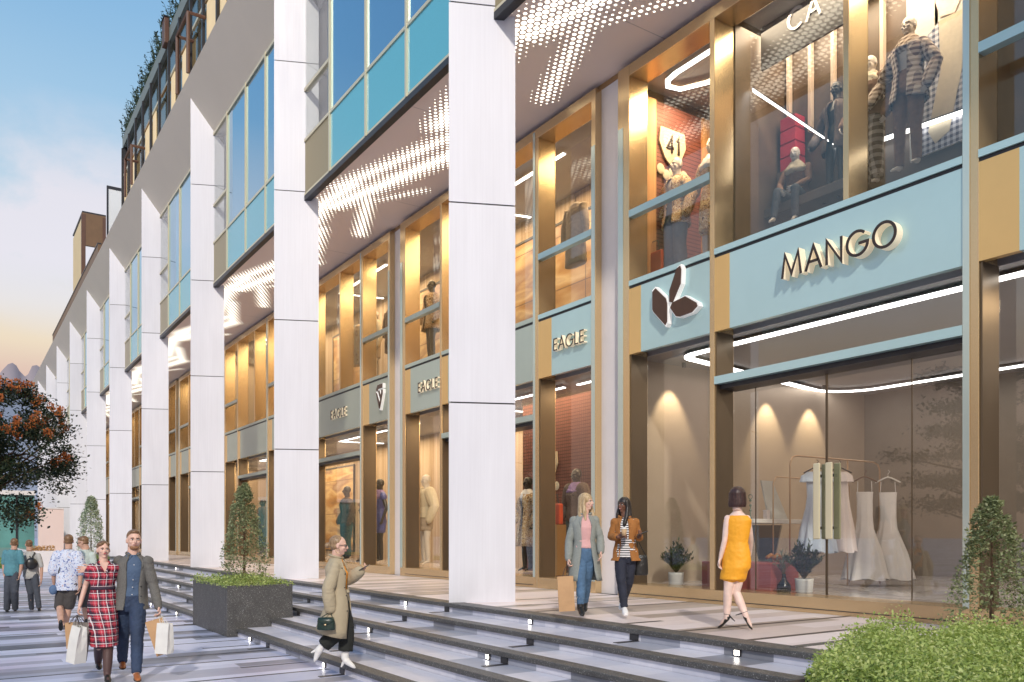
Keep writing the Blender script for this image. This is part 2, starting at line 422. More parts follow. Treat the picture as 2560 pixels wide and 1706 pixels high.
# interior slabs / partitions
INW = mat("interior_plaster", varied((.46, .37, .29), .05, 1.2), rough=.6)
INBACK = mat('interior_back_wall', varied((.26, .23, .20), .10, .8), rough=.5)
INFLOOR = mat('polished_interior_floor', varied((.60, .58, .60), .06, 1.0), rough=.12)
INCEIL = mat('interior_ceiling', varied((.36, .35, .37), .04, 1.0), rough=.6)
BROWNW = mat('brown_display_wall', varied((.12, .085, .06), .25, 2.0), rough=.4)
CURT = None
def curtain_fn(c0, c1):
    def fn(nt, b, out):
        p = geo_pos(nt); x, y, z = sep(nt, p)
        f = noise(nt, comb(nt, x * 9., y * 9., z * .15), 1.0, 3, .6)
        nt.link(ramp(nt, f, [(0.3, c0), (0.5, tuple((a+b_)/2 for a, b_ in zip(c0, c1))), (0.7, c1)]).k, b.inputs['Base Color'])
    return fn
CURT = mat('beige_display_curtain', curtain_fn((.36, .24, .14), (.68, .55, .42)), rough=.7)
ORCURT = mat('orange_display_curtain', curtain_fn((.42, .18, .06), (.80, .48, .22)), rough=.6)
MB().box(10.33, 24, YS, XE, .60, .90).build('ground_floor_slab', INFLOOR, bld)
MB().box(10.33, 24, YS, XE, 4.98, 6.12).build('middle_slab', INCEIL, bld)
MB().box(10.33, 24, YS, XE, 10.0, 10.15).build('upper_ceiling', INCEIL, bld)
MB().box(17.3, 17.5, YS, 11.6, .9, 4.98).build('back_wall', INBACK, bld)
MB().box(10.3, 17.3, 11.32, 11.6, .9, 4.98).build('side_wall', INW, bld)
MB().box(12.6, 12.8, 11.6, XE, .9, 4.98).build('back_wall', CURT, bld)
MB().box(11.6, 11.8, YS, 9.0, 6.12, 10.0).build('back_wall', BROWNW, bld)
MB().box(12.4, 12.6, 11.55, XE, 6.12, 10.0).build('back_wall', CURT, bld)
MB().box(23.8, 24.0, YS, XE, 0, 16.6).build('rear_wall', TAUPE, bld)
MB().box(10.3, 23.8, XE - .2, XE, 0, 16.6).build('end_wall', TAUPE, bld)
MB().box(7.5, 10.3, XE - .2, XE, 10.2, 16.6).build('end_wall', TAUPE, bld)
for k in range(-1, 10): MB().box(10.0, 10.32, 11.29 + P8 * k, 11.92 + P8 * k, DZ, 10.05).build('pilaster', PILAST, bld)
# above-soffit wall behind upper glazing
MB().box(8.9, 9.0, YS, XE, 10.3, 16.6).build('inner_wall', mat('grey_inner_wall', varied((.30, .28, .27), .1, .6), rough=.6), bld)
MB().box(XG + .3, 8.9, YS, XE, 14.9, 15.2).build('upper_ceiling', INCEIL, bld)

GREYB = mat('grey_brown_blind', varied((.20, .18, .17), .08, 1.5), rough=.7)
# ---- upper glazed bays (second storey over the terrace)
ub_names = ['nearest', 'second', 'third', 'fourth', 'fifth', 'sixth', 'seventh', 'eighth', 'ninth', 'tenth']
for k in range(0, 10):
    y0 = 11.59 - .35 + 8.73 * (k - 1) + .35; y1 = y0 + 8.73
    ya = y0 + .0; 
    t = thing('upper_window_bay', (XG, (y0 + y1) / 2, 10.2), ub_names[k] + ' bay of tall bluish upper windows over turquoise spandrel glass', 'window bay', 'upper glazed bays between the columns')
    ys = [y1 - .02, y1 - 1.97, y1 - 4.0, y1 - 5.9, y1 - 7.8, y0 + .02]
    fm = MB()
    for j, yy in enumerate(ys):
        h = .045 if j in (0, 5) else .035
        fm.box(XG - .045, XG + .10, yy - h, yy + h, 10.2, 15.28)
    fm.box(XG - .035, XG + .09, y0, y1, 11.53, 11.60); fm.box(XG - .035, XG + .09, y0, y1, 15.18, 15.27); fm.box(XG - .03, XG + .09, y0, y1, 10.2, 10.25)
    fm.box(XG - .035, XG + .09, ys[1], ys[0], 12.78, 12.86)
    fm.build('window_frame', CHAMP, t)
    MB().box(XG, XG + .02, y0, ys[1], 11.6, 15.2).build('window_glass', GLASSU, t); MB().box(XG, XG + .02, ys[1], y1, 11.6, 15.2).build('window_glass', GLASS, t)
    MB().box(XG - .01, XG + .02, ys[5], ys[1], 10.25, 11.53).build('spandrel_panel', SPANDREL, t)
    MB().box(XG - .01, XG + .02, ys[1], ys[0], 10.25, 11.53).build('spandrel_panel', SAND, t)
    # a grey blind behind the narrow pane
    MB().box(XG + .35, XG + .40, ys[1] - .0, ys[0], 11.6, 15.0).build('window_blind', GREYB, t)

# ================================================================ LETTERS
def arc(cx, cy, rx, ry, a0, a1, n=20): return [(cx + rx * math.cos(R(a0 + (a1-a0)*i/n)), cy + ry * math.sin(R(a0 + (a1-a0)*i/n))) for i in range(n + 1)]
GL = {'M': (1.08, [[(.06,0),(.2,1),(.54,.12),(.88,1),(1.02,0)]]), 'A': (.84, [[(0.04,0),(.42,1),(.80,0)], [(.19,.36),(.65,.36)]]),
      'N': (.84, [[(.08,0),(.08,1),(.76,0),(.76,1)]]), 'G': (1.0, [arc(.5,.5,.46,.48,48,360-2,26) + [(.56,.48)]]),
      'O': (1.04, [arc(.52,.5,.46,.48,0,360,32)]), 'E': (.58, [[(.54,.96),(.08,.96),(.08,.04),(.54,.04)], [(.08,.52),(.5,.52)]]),
      'L': (.52, [[(.08,1),(.08,.04),(.5,.04)]]), 'C': (.9, [arc(.5,.5,.46,.48,48,312,24)]), '4': (.6, [[(.42,0),(.42,1),(.05,.3),(.58,.3)]]), '1': (.36, [[(.08,.8),(.2,1),(.2,0)]])}
def stroke(mb, pts, w, h, org, ux, uz, d0, d1, closed=False):
    """ribbon following pts (unit letter space scaled h), extruded between depths d0..d1 along -X"""
    n = len(pts); L = []; Rr = []
    for i in range(n):
        a = Vector(pts[max(i-1, 0)]); b = Vector(pts[i]); c = Vector(pts[min(i+1, n-1)])
        if closed: a = Vector(pts[i-1] if i else pts[-2]); c = Vector(pts[i+1] if i < n-1 else pts[1])
        d1_ = (b - a).normalized() if (b - a).length > 1e-6 else (c - b).normalized(); d2_ = (c - b).normalized() if (c - b).length > 1e-6 else d1_
        t = d1_ + d2_; t = t.normalized() if t.length > 1e-4 else d1_
        nrm = Vector((-t.y, t.x)); co = max(.42, nrm.dot(Vector((-d1_.y, d1_.x))))
        L.append(b + nrm * (w / 2 / co)); Rr.append(b - nrm * (w / 2 / co))
    def W3(p, d): return Vector(org) + Vector(ux) * (p.x * h) + Vector(uz) * (p.y * h) + Vector((-d, 0, 0))
    vs = [W3(p, d1) for p in L] + [W3(p, d1) for p in Rr] + [W3(p, d0) for p in L] + [W3(p, d0) for p in Rr]
    fs = []
    for i in range(n - 1):
        fs += [(i, i+1, n+i+1, n+i), (2*n+i, 3*n+i, 3*n+i+1, 2*n+i+1), (i, 2*n+i, 2*n+i+1, i+1), (n+i, n+i+1, 3*n+i+1, 3*n+i)]
    if not closed: fs += [(0, n, 3*n, 2*n), (n-1, 3*n-1, 4*n-1, 2*n-1)]
    mb.add(vs, fs)
def lettering(text, y_left, zbase, h, w, parent, xpl, depth=.10, gap=.14, faces=LETTER, sides=LSIDE, name='letter'):
    """letters on a wall facing -X; reading direction runs toward -Y"""
    cur = 0.0
    for ch in text:
        adv, strokes = GL[ch]; org = (xpl, y_left - cur * h, zbase)
        body = MB(); face = MB()
        for s_ in strokes:
            cl = (ch == 'O')
            stroke(body, s_, w, h, org, (0, -1, 0), (0, 0, 1), 0.0, depth, cl)
            stroke(face, s_, w * 1.02, h, org, (0, -1, 0), (0, 0, 1), depth + .001, depth + .012, cl)
        o = body.build(name, sides, parent); f = face.build('letter_face', faces, o)
        cur += adv + gap
def emblem(polys, parent, xpl, depth, name='logo'):
    body = MB(); face = MB()
    for (poly, isface) in polys:
        n = len(poly)
        def ext(mb, s, da, db):
            cx = sum(p[0] for p in poly)/n; cz = sum(p[1] for p in poly)/n
            q = [(cx + (p[0]-cx)*s, cz + (p[1]-cz)*s) for p in poly]
            vs = [(xpl - da, a, b) for a, b in q] + [(xpl - db, a, b) for a, b in q]
            mb.add(vs, [tuple(range(n)), tuple(range(n, 2*n))[::-1]] + [(i, n+i, n+(i+1)%n, (i+1)%n) for i in range(n)])
        ext(body, 1.06, 0, depth)
        ext(face, .96, depth + .001, depth + .015)
    o = body.build(name, mat('white_sign_side', color=(.85,.85,.84), rough=.4, emit=(1,.97,.92), estr=.2), parent)
    face.build('logo_face', mat('brown_logo_face', varied((.075, .035, .02), .1, 5), rough=.4), o)

# ================================================================ SHOPFRONTS
ordn = ['nearest', 'second nearest', 'third nearest', 'fourth', 'fifth', 'sixth', 'seventh', 'eighth', 'ninth', 'farthest']
D0, D1 = XF, XF + .44
def wide_front(k):
    o = P8 * k
    lab = 'wide gold framed shopfront with MANGO lettering on a pale blue band and glass doors' if k == 0 else ordn[k] + ' wide gold framed shopfront, partly hidden behind the white columns'
    t = thing('wide_shopfront', (XF, 8.1 + o, DZ), lab, 'shopfront', 'gold framed shopfronts under the soffit')
    y = lambda a: a + o
    f = MB()
    f.box(D0, D1, y(10.995), y(11.29), DZ, 10.05); f.box(D0 - .0, D1, y(5.09), y(5.177), DZ, 10.05)
    f.box(D0 + .002, D1, y(9.02), y(9.12), .92, 9.85); f.box(D0 + .002, D1, y(6.675), y(6.76), 6.20, 9.85)
    f.box(D0 + .002, D1, y(5.177), y(10.995), 9.85, 10.05)
    f.build('gold_frame', GOLD, t, bevel=.006)
    MB().box(D0 - .006, D0, y(5.095), y(5.172), DZ + .22, 10.0).build('sky_reflection_strip', SKYREF, t); MB().box(D0 - .006, D0, y(11.15), y(11.285), DZ + .22, 9.0).build('sky_reflection_strip', SKYREF, t)  # pale strips paint the sky's reflection onto the gold frame
    MB().box(D0 + .003, D1 + .1, y(5.177), y(10.995), DZ, .92).build('sill', GOLD, t)
    MB().box(D0 - .012, D1, y(5.177), y(10.995), .755, .765).build('sill_groove', DARKMET, t)
    PB = PALEBLUE if k < 1 else (SAGEP if k < 2 else OLIVEP)  # tint per bay paints what band and transoms reflect at that angle
    MB().box(D0 + .01, D0 + .10, y(9.12), y(10.70), 4.95, 6.10).build('sign_band', PB, t)
    MB().box(D0 + .008, D0 + .10, y(10.70), y(10.995), 4.95, 6.10).build('gold_reflection_strip', GOLDREF, t)  # reflection of the gold frame, painted as a strip of the band
    MB().box(D0 + .01, D0 + .10, y(5.177), y(8.72), 4.95, 6.10).build('sign_band', PB, t)
    MB().box(D0 + .008, D0 + .10, y(8.72), y(9.02), 4.95, 6.10).build('gold_reflection_strip', GOLDREF, t)
    for (a, b, c, d) in ((9.12, 10.995, 6.15, 6.24), (5.177, 9.02, 6.15, 6.24), (9.12, 10.995, 7.36, 7.48)): MB().box(D0 - .008, D0 + .12, y(a), y(b), c, d).build('transom', PB, t)
    MB().box(D0 + .02, D0 + .12, y(5.177), y(10.995), 6.10, 6.15).build('shadow_gap', DARKMET, t)
    MB().box(D0 - .006, D1, y(5.177), y(9.02), 4.13, 4.25).build('door_transom', PB, t)
    MB().box(D0 + .1, D1 + .05, y(5.177), y(9.02), 4.06, 4.13).build('door_track', DARKMET, t)
    r = MB()
    for (a, tk) in ((10.99, .02), (9.02, -.02)): r.box(D0 + .03, D1 - .03, y(a), y(a) - abs(tk), .92, 4.95)
    r.build('dark_reveal', mat('dark_bronze_reveal', gold_fn((.10, .075, .05), (.16, .12, .08), .3), metal=.6), t)
    xg = D1 - .02
    gl = lambda a, b, z0, z1, n='window_glass': MB().box(xg, xg + .012, y(a), y(b), z0, z1).build(n, GLASS, t)
    gl(9.12, 10.97, .92, 4.95); gl(9.12, 10.99, 6.2, 9.85); gl(6.76, 9.02, 6.2, 9.85); gl(5.177, 6.675, 6.2, 9.85); gl(5.177, 9.0, 4.25, 4.95)
    gl(8.575, 9.0, .92, 4.06); gl(5.18, 6.04, .92, 4.06)
    for (a, b) in ((7.32, 8.56), (6.055, 7.30)):
        d = MB().box(xg, xg + .014, y(a), y(b), .935, 4.05).build('glass_door', GLASS, t)
        hy = y(a) + .09 if a > 7 else y(b) - .09
        if k == 0:
            MB().box(xg - .10, xg - .07, hy - .055, hy + .055, 1.72, 2.80).build('door_handle', CHAMP, d, bevel=.015)
            MB().box(xg - .07, xg, hy - .02, hy + .02, 1.86, 1.90).box(xg - .07, xg, hy - .02, hy + .02, 2.60, 2.64).build('handle_mount', DARKMET, d)
            MB().box(xg + .09, xg + .12, hy - .055, hy + .055, 1.72, 2.80).build('door_handle', mat('sage_handle', varied((.38, .38, .24), .05, 4), rough=.4, metal=.1), d, bevel=.015)
            e = MB(); ye = y(a) if a > 7 else y(b)
            e.box(xg - .004, xg + .018, ye - .004, ye + .004, .93, 4.06).build('door_edge', MATS['dark_bronze_reveal'], d)
    if k == 0:
        for ye in (8.568, 6.047): MB().box(xg - .004, xg + .018, y(ye) - .004, y(ye) + .004, .93, 4.06).build('glass_joint', MATS['dark_bronze_reveal'], t)
    return t
def narrow_front(k):
    o = P8 * k; y = lambda a: a + o     # between Y 3.18 and 5.09
    lab = 'narrow shopfront at the right edge of the picture with pale blue transoms' if k == 0 else ('gold shopfront with EAGLE lettering between the nearest column and the white pilaster' if k == 1 else ordn[k] + ' narrow gold framed shopfront, beyond the nearer columns')
    t = thing('narrow_shopfront', (XF, 4.1 + o, DZ), lab, 'shopfront', 'gold framed shopfronts under the soffit')
    f = MB(); f.box(D0, D1, y(3.18), y(3.30), DZ, 10.05); f.box(D0 + .002, D1, y(3.30), y(5.09), 9.85, 10.05)
    f.box(D0 + .003, D1, y(4.99), y(5.09), DZ, 9.85)
    f.build('gold_frame', GOLD, t, bevel=.006)
    MB().box(D0 - .006, D0, y(3.19), y(3.295), DZ + .22, 9.0).build('sky_reflection_strip', SKYREF, t)  # painted sky reflection on the frame front
    MB().box(D0 + .012, D1 + .1, y(3.30), y(4.99), DZ, .92).build('sill', GOLD, t)
    PB = PALEBLUE if k < 2 else OLIVEP  # reflection put into the band colour: blue near, grey green far
    MB().box(D0 + .01, D0 + .1, y(3.30), y(4.55), 4.95, 6.10).build('sign_band', PB, t)
    MB().box(D0 + .008, D0 + .1, y(4.55), y(4.99), 4.95, 6.10).build('gold_reflection_strip', GOLDREF, t)  # painted reflection of the gold frame at the band's far end
    for (c, d) in ((6.15, 6.24), (7.36, 7.48)): MB().box(D0 - .008, D0 + .12, y(3.30), y(4.99), c, d).build('transom', PB, t)
    MB().box(D0 + .02, D0 + .12, y(3.30), y(4.99), 6.10, 6.15).build('shadow_gap', DARKMET, t)
    MB().box(D0 + .03, D1 - .03, y(4.96), y(4.985), .92, 4.95).build('dark_reveal', MATS['dark_bronze_reveal'], t)
    xg = D1 - .02
    MB().box(xg, xg + .012, y(3.30), y(4.96), .92, 4.95).build('window_glass', GLASS, t)
    MB().box(xg, xg + .012, y(3.30), y(4.99), 6.2, 9.85).build('window_glass', GLASS, t)
    return t
WF = [wide_front(k) for k in range(0, 10)]
NF = [narrow_front(k) for k in range(0, 10)]
LX = XF + .01
lettering('MANGO', 7.66, 5.40, .325, .11, WF[0], LX, .13)
lettering('EAGLE', 13.12, 5.39, .24, .09, NF[1], LX, .08, .12)
lettering('EAGLE', 18.90, 5.39, .25, .11, WF[1], LX, .06, .16)
lettering('EAGLE', 24.80, 5.39, .27, .12, WF[2], LX, .06, .22)
# leaf emblem: three rounded leaves; centre Y 9.79 Z 5.6 (Y grows to the left)
def E(py, pz, cy=9.93, cz=5.60, s=.00625): return (cy - py * s * 1.0, cz - pz * s)
leafA = [E(-62,-45), E(-50,-52), E(-10,-15), E(-5,0), E(-5,50), E(-12,58), E(-58,12), E(-62,4)]
leafB = [E(2,-30), E(30,-84), E(42,-88), E(46,-78), E(44,-40), E(14,5), E(2,0)]
leafC = [E(4,14), E(12,2), E(60,-4), E(100,22), E(104,32), E(84,44), E(40,46), E(26,42)]
emblem([(leafA, 1), (leafB, 1), (leafC, 1)], WF[0], LX, .09)
def F(py, pz): return (21.17 - py * .0125, 5.6 - pz * .0103)
g1 = [F(-17,-20), F(-8,-34), F(17,-34), F(17,-22), F(-6,-22), F(-10,-16)]
g2 = [F(-18,-16), F(-12,-12), F(6,22), F(0,30)]
g3 = [F(12,-18), F(18,-18), F(18,-8), F(3,34), F(-2,30), F(10,-8)]
g4 = [F(-6,-18), F(1,-18), F(8,-2), F(5,6)]
emblem([(g1, 1), (g2, 1), (g3, 1), (g4, 1)], NF[2], LX, .08)
# ================================================================ PEOPLE
CU, CV = Vector((math.cos(R(33.85)), -math.sin(R(33.85)), 0)), Vector((math.sin(R(33.85)), math.cos(R(33.85)), 0))
ZUP = Vector((0, 0, 1))
def at(px, py, D): return CU * ((px - 1280) * D / 2080) + CV * D + Vector((0, 0, CAM_Z - (py - 1338) * D / 2080))
def remesh(name, mb, mat_, parent, vox=.006, smooth=3, wr=0.0, wsc=9.0):
    me = bpy.data.meshes.new('tmp'); me.from_pydata(mb.v, [], mb.f); me.update()
    o = bpy.data.objects.new('tmp', me); sc.collection.objects.link(o)
    m = o.modifiers.new('r', 'REMESH'); m.mode = 'VOXEL'; m.voxel_size = vox
    if smooth: s_ = o.modifiers.new('s', 'SMOOTH'); s_.factor = .5; s_.iterations = smooth
    dg = bpy.context.evaluated_depsgraph_get(); ev = o.evaluated_get(dg); nm = bpy.data.meshes.new_from_object(ev)
    bpy.data.objects.remove(o); bpy.data.meshes.remove(me)
    nv = len(nm.vertices)
    if wr:
        nrm = [v.normal.copy() for v in nm.vertices]
        for v, n in zip(nm.vertices, nrm):
            q = Vector((v.co.x * wsc, v.co.y * wsc, v.co.z * wsc * 1.3))
            a = mnoise.noise(q + Vector((0, 0, 3 * mnoise.noise(q * .6)))); b_ = 1 - abs(mnoise.noise(q * 1.7)) * 2
            v.co += n * (wr * (a * .8 + b_ * .5))
    inv = wm(parent).inverted(); nm.transform(inv)
    nm.name = name; nm.materials.clear(); nm.materials.append(mat_)
    nm.polygons.foreach_set('use_smooth', [True] * len(nm.polygons)); nm.update()
    ob = bpy.data.objects.new(name, nm); sc.collection.objects.link(ob); ob.parent = parent
    return ob
def skin(name, c):
    def fn(nt, b, out):
        p = obj_co(nt); f = noise(nt, p, 14, 4)
        nt.link(ramp(nt, f, [(.3, tuple(v * .88 for v in c)), (.7, tuple(min(1, v * 1.08) for v in c))]).k, b.inputs['Base Color'])
        b.inputs['Subsurface Weight'].default_value = .08; b.inputs['Subsurface Radius'].default_value = (.02, .008, .004)
    return mat(name, fn, rough=.5)
SK_FAIR = skin('fair_skin', (.72, .46, .36)); SK_PALE = skin('pale_skin', (.82, .62, .54)); SK_DARK = skin('brown_skin', (.17, .075, .045)); SK_MED = skin('warm_skin', (.56, .34, .25))
def cloth(name, c, amt=.15, scale=18, weave=True, rough=.85):
    def fn(nt, b, out):
        p = obj_co(nt); f = noise(nt, p, scale, 5, .6)
        if weave: f = f * .6 + noise(nt, p, 260, 2) * .4
        nt.link(ramp(nt, f, [(.3, tuple(v * (1 - amt) for v in c)), (.7, tuple(min(1, v * (1 + amt)) for v in c))]).k, b.inputs['Base Color'])
        setbump(nt, b, noise(nt, p, 30, 4, .6), .35, .01)
    return mat(name, fn, rough=rough)
def hairmat(name, c0, c1):
    def fn(nt, b, out):
        p = obj_co(nt); x, y, z = sep(nt, p)
        f = noise(nt, comb(nt, x * 110., y * 110., z * 9.), 1.0, 3)
        nt.link(ramp(nt, f, [(.3, c0), (.7, c1)]).k, b.inputs['Base Color'])
        setbump(nt, b, f, .25, .004)
    return mat(name, fn, rough=.42)
def tartan(nt, b, out):
    p = obj_co(nt); x, y, z = sep(nt, p)
    s = 1 / .085
    def bands(c):
        f = (c * s + 50.0).fract()
        return f.lt(.42), (f.gt(.52) * f.lt(.60)), (f.gt(.68) * f.lt(.80)), (f.gt(.19) * f.lt(.22))
    a1, a2, a3, a4 = bands(x + y * .35); b1, b2, b3, b4 = bands(z)
    red = mixc(nt, (a1 * .5 + b1 * .5).clamp(), (.10, .010, .025), (.52, .025, .05))
    c = mixc(nt, ((a3 + b3) * .80).clamp(), red, (.015, .02, .04))
    c = mixc(nt, ((a2 + b2) * .72).clamp(), c, (.85, .82, .82)); c = mixc(nt, ((a4 + b4) * .5).clamp(), c, (.80, .70, .72))
    nt.link(c.k, b.inputs['Base Color']); setbump(nt, b, noise(nt, p, 22, 4), .5, .015)
TARTAN = mat('red_tartan', tartan, rough=.8)
def floral(nt, b, out):
    p = obj_co(nt); 
    c = ramp(nt, noise(nt, p, 26, 2, .5, 1.0), [(0, (.08, .12, .35)), (.40, (.62, .68, .80)), (.47, (.62, .68, .80)), (.58, (.62, .68, .80)), (.63, (.60, .26, .14)), (.66, (.62, .68, .80))], 'CONSTANT')
    nt.link(c.k, b.inputs['Base Color'])
FLORAL = mat('floral_print', floral, rough=.8)
def stripes(nt, b, out):
    p = obj_co(nt); x, y, z = sep(nt, p)
    nt.link(mixc(nt, (z / .030).fract().lt(.45), (.80, .80, .80), (.015, .015, .025)).k, b.inputs['Base Color'])
STRIPE = mat('navy_striped_knit', stripes, rough=.85)
def denim(name, c):
    def fn(nt, b, out):
        p = obj_co(nt); f = noise(nt, p, 5, 4, .6) * .6 + noise(nt, p, 200, 2) * .4
        nt.link(ramp(nt, f, [(.32, tuple(v * .55 for v in c)), (.68, tuple(v * 1.5 for v in c))]).k, b.inputs['Base Color'])
        setbump(nt, b, noise(nt, p, 24, 4, .7), .4, .012)
    return mat(name, fn, rough=.8)
DARKDEN = denim('dark_denim', (.026, .045, .09)); MIDDEN = denim('mid_blue_denim', (.07, .14, .24)); NAVYDEN = denim('navy_denim', (.018, .022, .040))
TWEED = cloth('grey_tweed', (.135, .13, .118), .45, 90); SHIRTB = cloth('slate_blue_shirt', (.075, .12, .20), .10)
TRENCH = cloth('khaki_trench_cloth', (.42, .355, .24), .10, 8); ORANGE = cloth('orange_knit', (.85, .34, .03), .08)
ORDRESS = cloth('bright_orange_dress_cloth', (.90, .40, .02), .06, 8, True, .6); BLACKC = cloth('black_trouser_cloth', (.014, .016, .014), .2)
GREYCOAT = cloth('grey_check_coat_cloth', (.25, .27, .25), .22, 70); PINKK = cloth('dusty_pink_knit', (.66, .38, .37), .06)
SUEDE = cloth('tan_suede', (.34, .14, .035), .18, 20); TEALS = cloth('teal_shirt_cloth', (.09, .25, .30), .15); GREYT = cloth('pale_grey_tee', (.42, .42, .40), .1)
DKSLACK = cloth('dark_slate_slacks', (.06, .07, .09), .15); PALESH = cloth('pale_mint_shirt', (.52, .60, .56), .1); KHAKI = cloth('dark_khaki_shorts', (.065, .060, .058), .15)
WHITEL = cloth('white_leather', (.78, .77, .74), .05, 10, False, .4); TANSHOE = cloth('cognac_leather', (.40, .13, .035), .15, 20, False, .4)
BLKLEA = cloth('black_leather', (.018, .018, .018), .2, 20, False, .3); WHTSHOE = cloth('white_canvas', (.80, .80, .80), .04, 20)
STOCK = mat('sheer_black_stocking', color=(.09, .05, .045), rough=.5); DARKIRIS = mat('dark_eye', color=(.02, .015, .012), rough=.2)
EYEW = mat('eye_white', color=(.75, .73, .70), rough=.3); LIPR = mat('rose_lip', color=(.50, .12, .12), rough=.4)
H_BLOND = hairmat('blonde_hair', (.26, .17, .08), (.62, .48, .29)); H_DBLOND = hairmat('dark_blonde_hair', (.16, .095, .045), (.40, .27, .15)); H_BROWN = hairmat('brown_hair', (.045, .022, .012), (.13, .065, .035)); H_BLACK = hairmat('black_hair', (.008, .006, .006), (.035, .026, .022))
H_LIGHTB = hairmat('light_brown_hair', (.10, .052, .025), (.28, .16, .08)); H_DKBOB = hairmat('dark_bob_hair', (.018, .008, .008), (.07, .032, .028))

def limb(mb, pts, rad, n=12, sub=4):
    """tapered limb through joints with gently bulging segments"""
    P_, Q_ = [], []
    for i in range(len(pts) - 1):
        a, b = Vector(pts[i]), Vector(pts[i+1])
        for k in range(sub):
            t = k / sub; P_.append(a.lerp(b, t)); Q_.append(rad[i] + (rad[i+1] - rad[i]) * t + math.sin(t * math.pi) * rad[i] * .10)
    P_.append(Vector(pts[-1])); Q_.append(rad[-1])
    mb.tube(P_, Q_, n); mb.ball(P_[0], Q_[0]); mb.ball(P_[-1], Q_[-1])
def hand(mb, wrist, d, nrm, curl=.5, s=1.0, thumb=1):
    d = Vector(d).normalized(); nrm = Vector(nrm); nrm = (nrm - d * nrm.dot(d)).normalized(); side = d.cross(nrm) * thumb
    w = Vector(wrist)
    mb.loft([(w + d * (-.01*s), .022*s, .018*s, (side, nrm)), (w + d * (.03*s), .034*s, .016*s, (side, nrm)), (w + d * (.07*s), .041*s, .014*s, (side, nrm)), (w + d * (.088*s), .036*s, .011*s, (side, nrm))], 12)
    for k, (off, L) in enumerate(((-.031, .060), (-.0105, .074), (.0105, .080), (.031, .068))):
        p = w + d * .080 * s + side * off * s; a = 0.15; pts = [p]; dd = d + side * off * 3.0
        for seg in range(3):
            a += curl * (.55 + .1 * k * .3); v = (dd * math.cos(a) + nrm * math.sin(a)).normalized(); p = p + v * (L * s * (.42, .32, .26)[seg]); pts.append(p)
        mb.tube(pts, [.0092*s, .0086*s, .008*s, .0066*s], 8); mb.ball(pts[-1], .0068*s)
    p = w + d * .022 * s + side * .030 * s; q = p + (d * .6 + side * .7 + nrm * .35).normalized() * .035 * s; r_ = q + (d * .9 + side * .15 + nrm * .4).normalized() * .03 * s
    mb.tube([p, q, r_], [.013*s, .0105*s, .008*s], 8); mb.ball(r_, .0082*s)
def headframe(fd, tilt=0.0, pitch=0.0):
    f = Vector(fd).normalized(); u = ZUP - f * ZUP.dot(f); u.normalize(); r = f.cross(u)
    if pitch: q = Quaternion(r, pitch); f = q @ f; u = q @ u
    if tilt: q = Quaternion(f, tilt); r = q @ r; u = q @ u
    return r, f, u
def xf(mb_src, mb, c, fr, s):
    r, f, u = fr; b = len(mb.v)
    mb.v += [tuple(Vector(c) + r * (v[0]*s) + f * (v[1]*s) + u * (v[2]*s)) for v in mb_src.v]; mb.f += [tuple(b + i for i in q) for q in mb_src.f]
def head_into(mb, c, fr, s, female=True):
    h = MB()
    h.ball((0, -.015, .025), 1, (.074, .092, .089), 20, 14); h.ball((0, .014, -.032), 1, (.058 if female else .064, .070, .074), 18, 12)
    h.ball((0, .042, -.090), 1, (.030 if female else .038, .030, .024)); h.ball((0, .066, .022), 1, (.052, .018, .013))
    h.tube([(0, .080, .014), (0, .094, -.006), (0, .103, -.026)], [.007, .010, .014], 8); h.ball((0, .098, -.028), 1, (.018, .013, .010))
    h.ball((.034, .062, -.026), 1, (.024, .018, .018)); h.ball((-.034, .062, -.026), 1, (.024, .018, .018))
    h.ball((0, .077, -.054), 1, (.026, .012, .014))
    for sx in (-1, 1): h.ball((sx * .075, -.008, -.010), 1, (.010, .018, .030))
    h.tube([(0, -.02, -.04), (0, -.03, -.15)], [.052 if female else .062, .050 if female else .062], 14)
    xf(h, mb, c, fr, s)
def face_bits(t, c, fr, s, browc, lip=True, glasses=False, beard=None, smile=False):
    e = MB(); i_ = MB(); b_ = MB(); l_ = MB()
    for sx in (-1, 1):
        e.ball((sx * .029, .0745, .004), 1, (.0135, .008, .0072), 10, 6); i_.ball((sx * .029, .0790, .004), 1, (.0062, .0062, .0066), 8, 6)
        b_.tube([(sx * .012, .086, .020), (sx * .028, .0845, .0245), (sx * .046, .074, .019)], [.0028, .0038, .002], 6)
        i_.tube([(sx * .014, .081, .0095), (sx * .029, .084, .0115), (sx * .043, .076, .008)], [.0014, .002, .001], 6)
    l_.ball((0, .0885, -.0505), 1, (.021, .007, .0042)); l_.ball((0, .0885, -.0585), 1, (.018, .0075, .0050))
    def put(name, mb, m):
        q = MB(); xf(mb, q, c, fr, s); q.build(name, m, t, smooth=True)
    put('eyes', e, EYEW); put('irises', i_, DARKIRIS); put('eyebrows', b_, browc); put('lips', l_, LIPR if lip else mat('pale_lip', color=(.42, .20, .16), rough=.5))
    if smile:
        k = MB(); k.ball((0, .091, -.0545), 1, (.015, .006, .0028)); put('teeth', k, EYEW)
    if glasses:
        g = MB()
        for sx in (-1, 1): g.ball((sx * .030, .088, .004), 1, (.022, .004, .014)); g.tube([(sx * .05, .085, .008), (sx * .078, -.005, .004)], .0025, 6)
        put('sunglasses', g, DARKMET)
    if beard:
        k = MB(); k.ball((0, .032, -.082), 1, (.050, .050, .036), 16, 10); k.ball((0, .0, -.060), 1, (.062, .050, .034)); q = MB(); xf(k, q, c, fr, s); remesh('beard', q, beard, t, .006, 2, .002, 60)
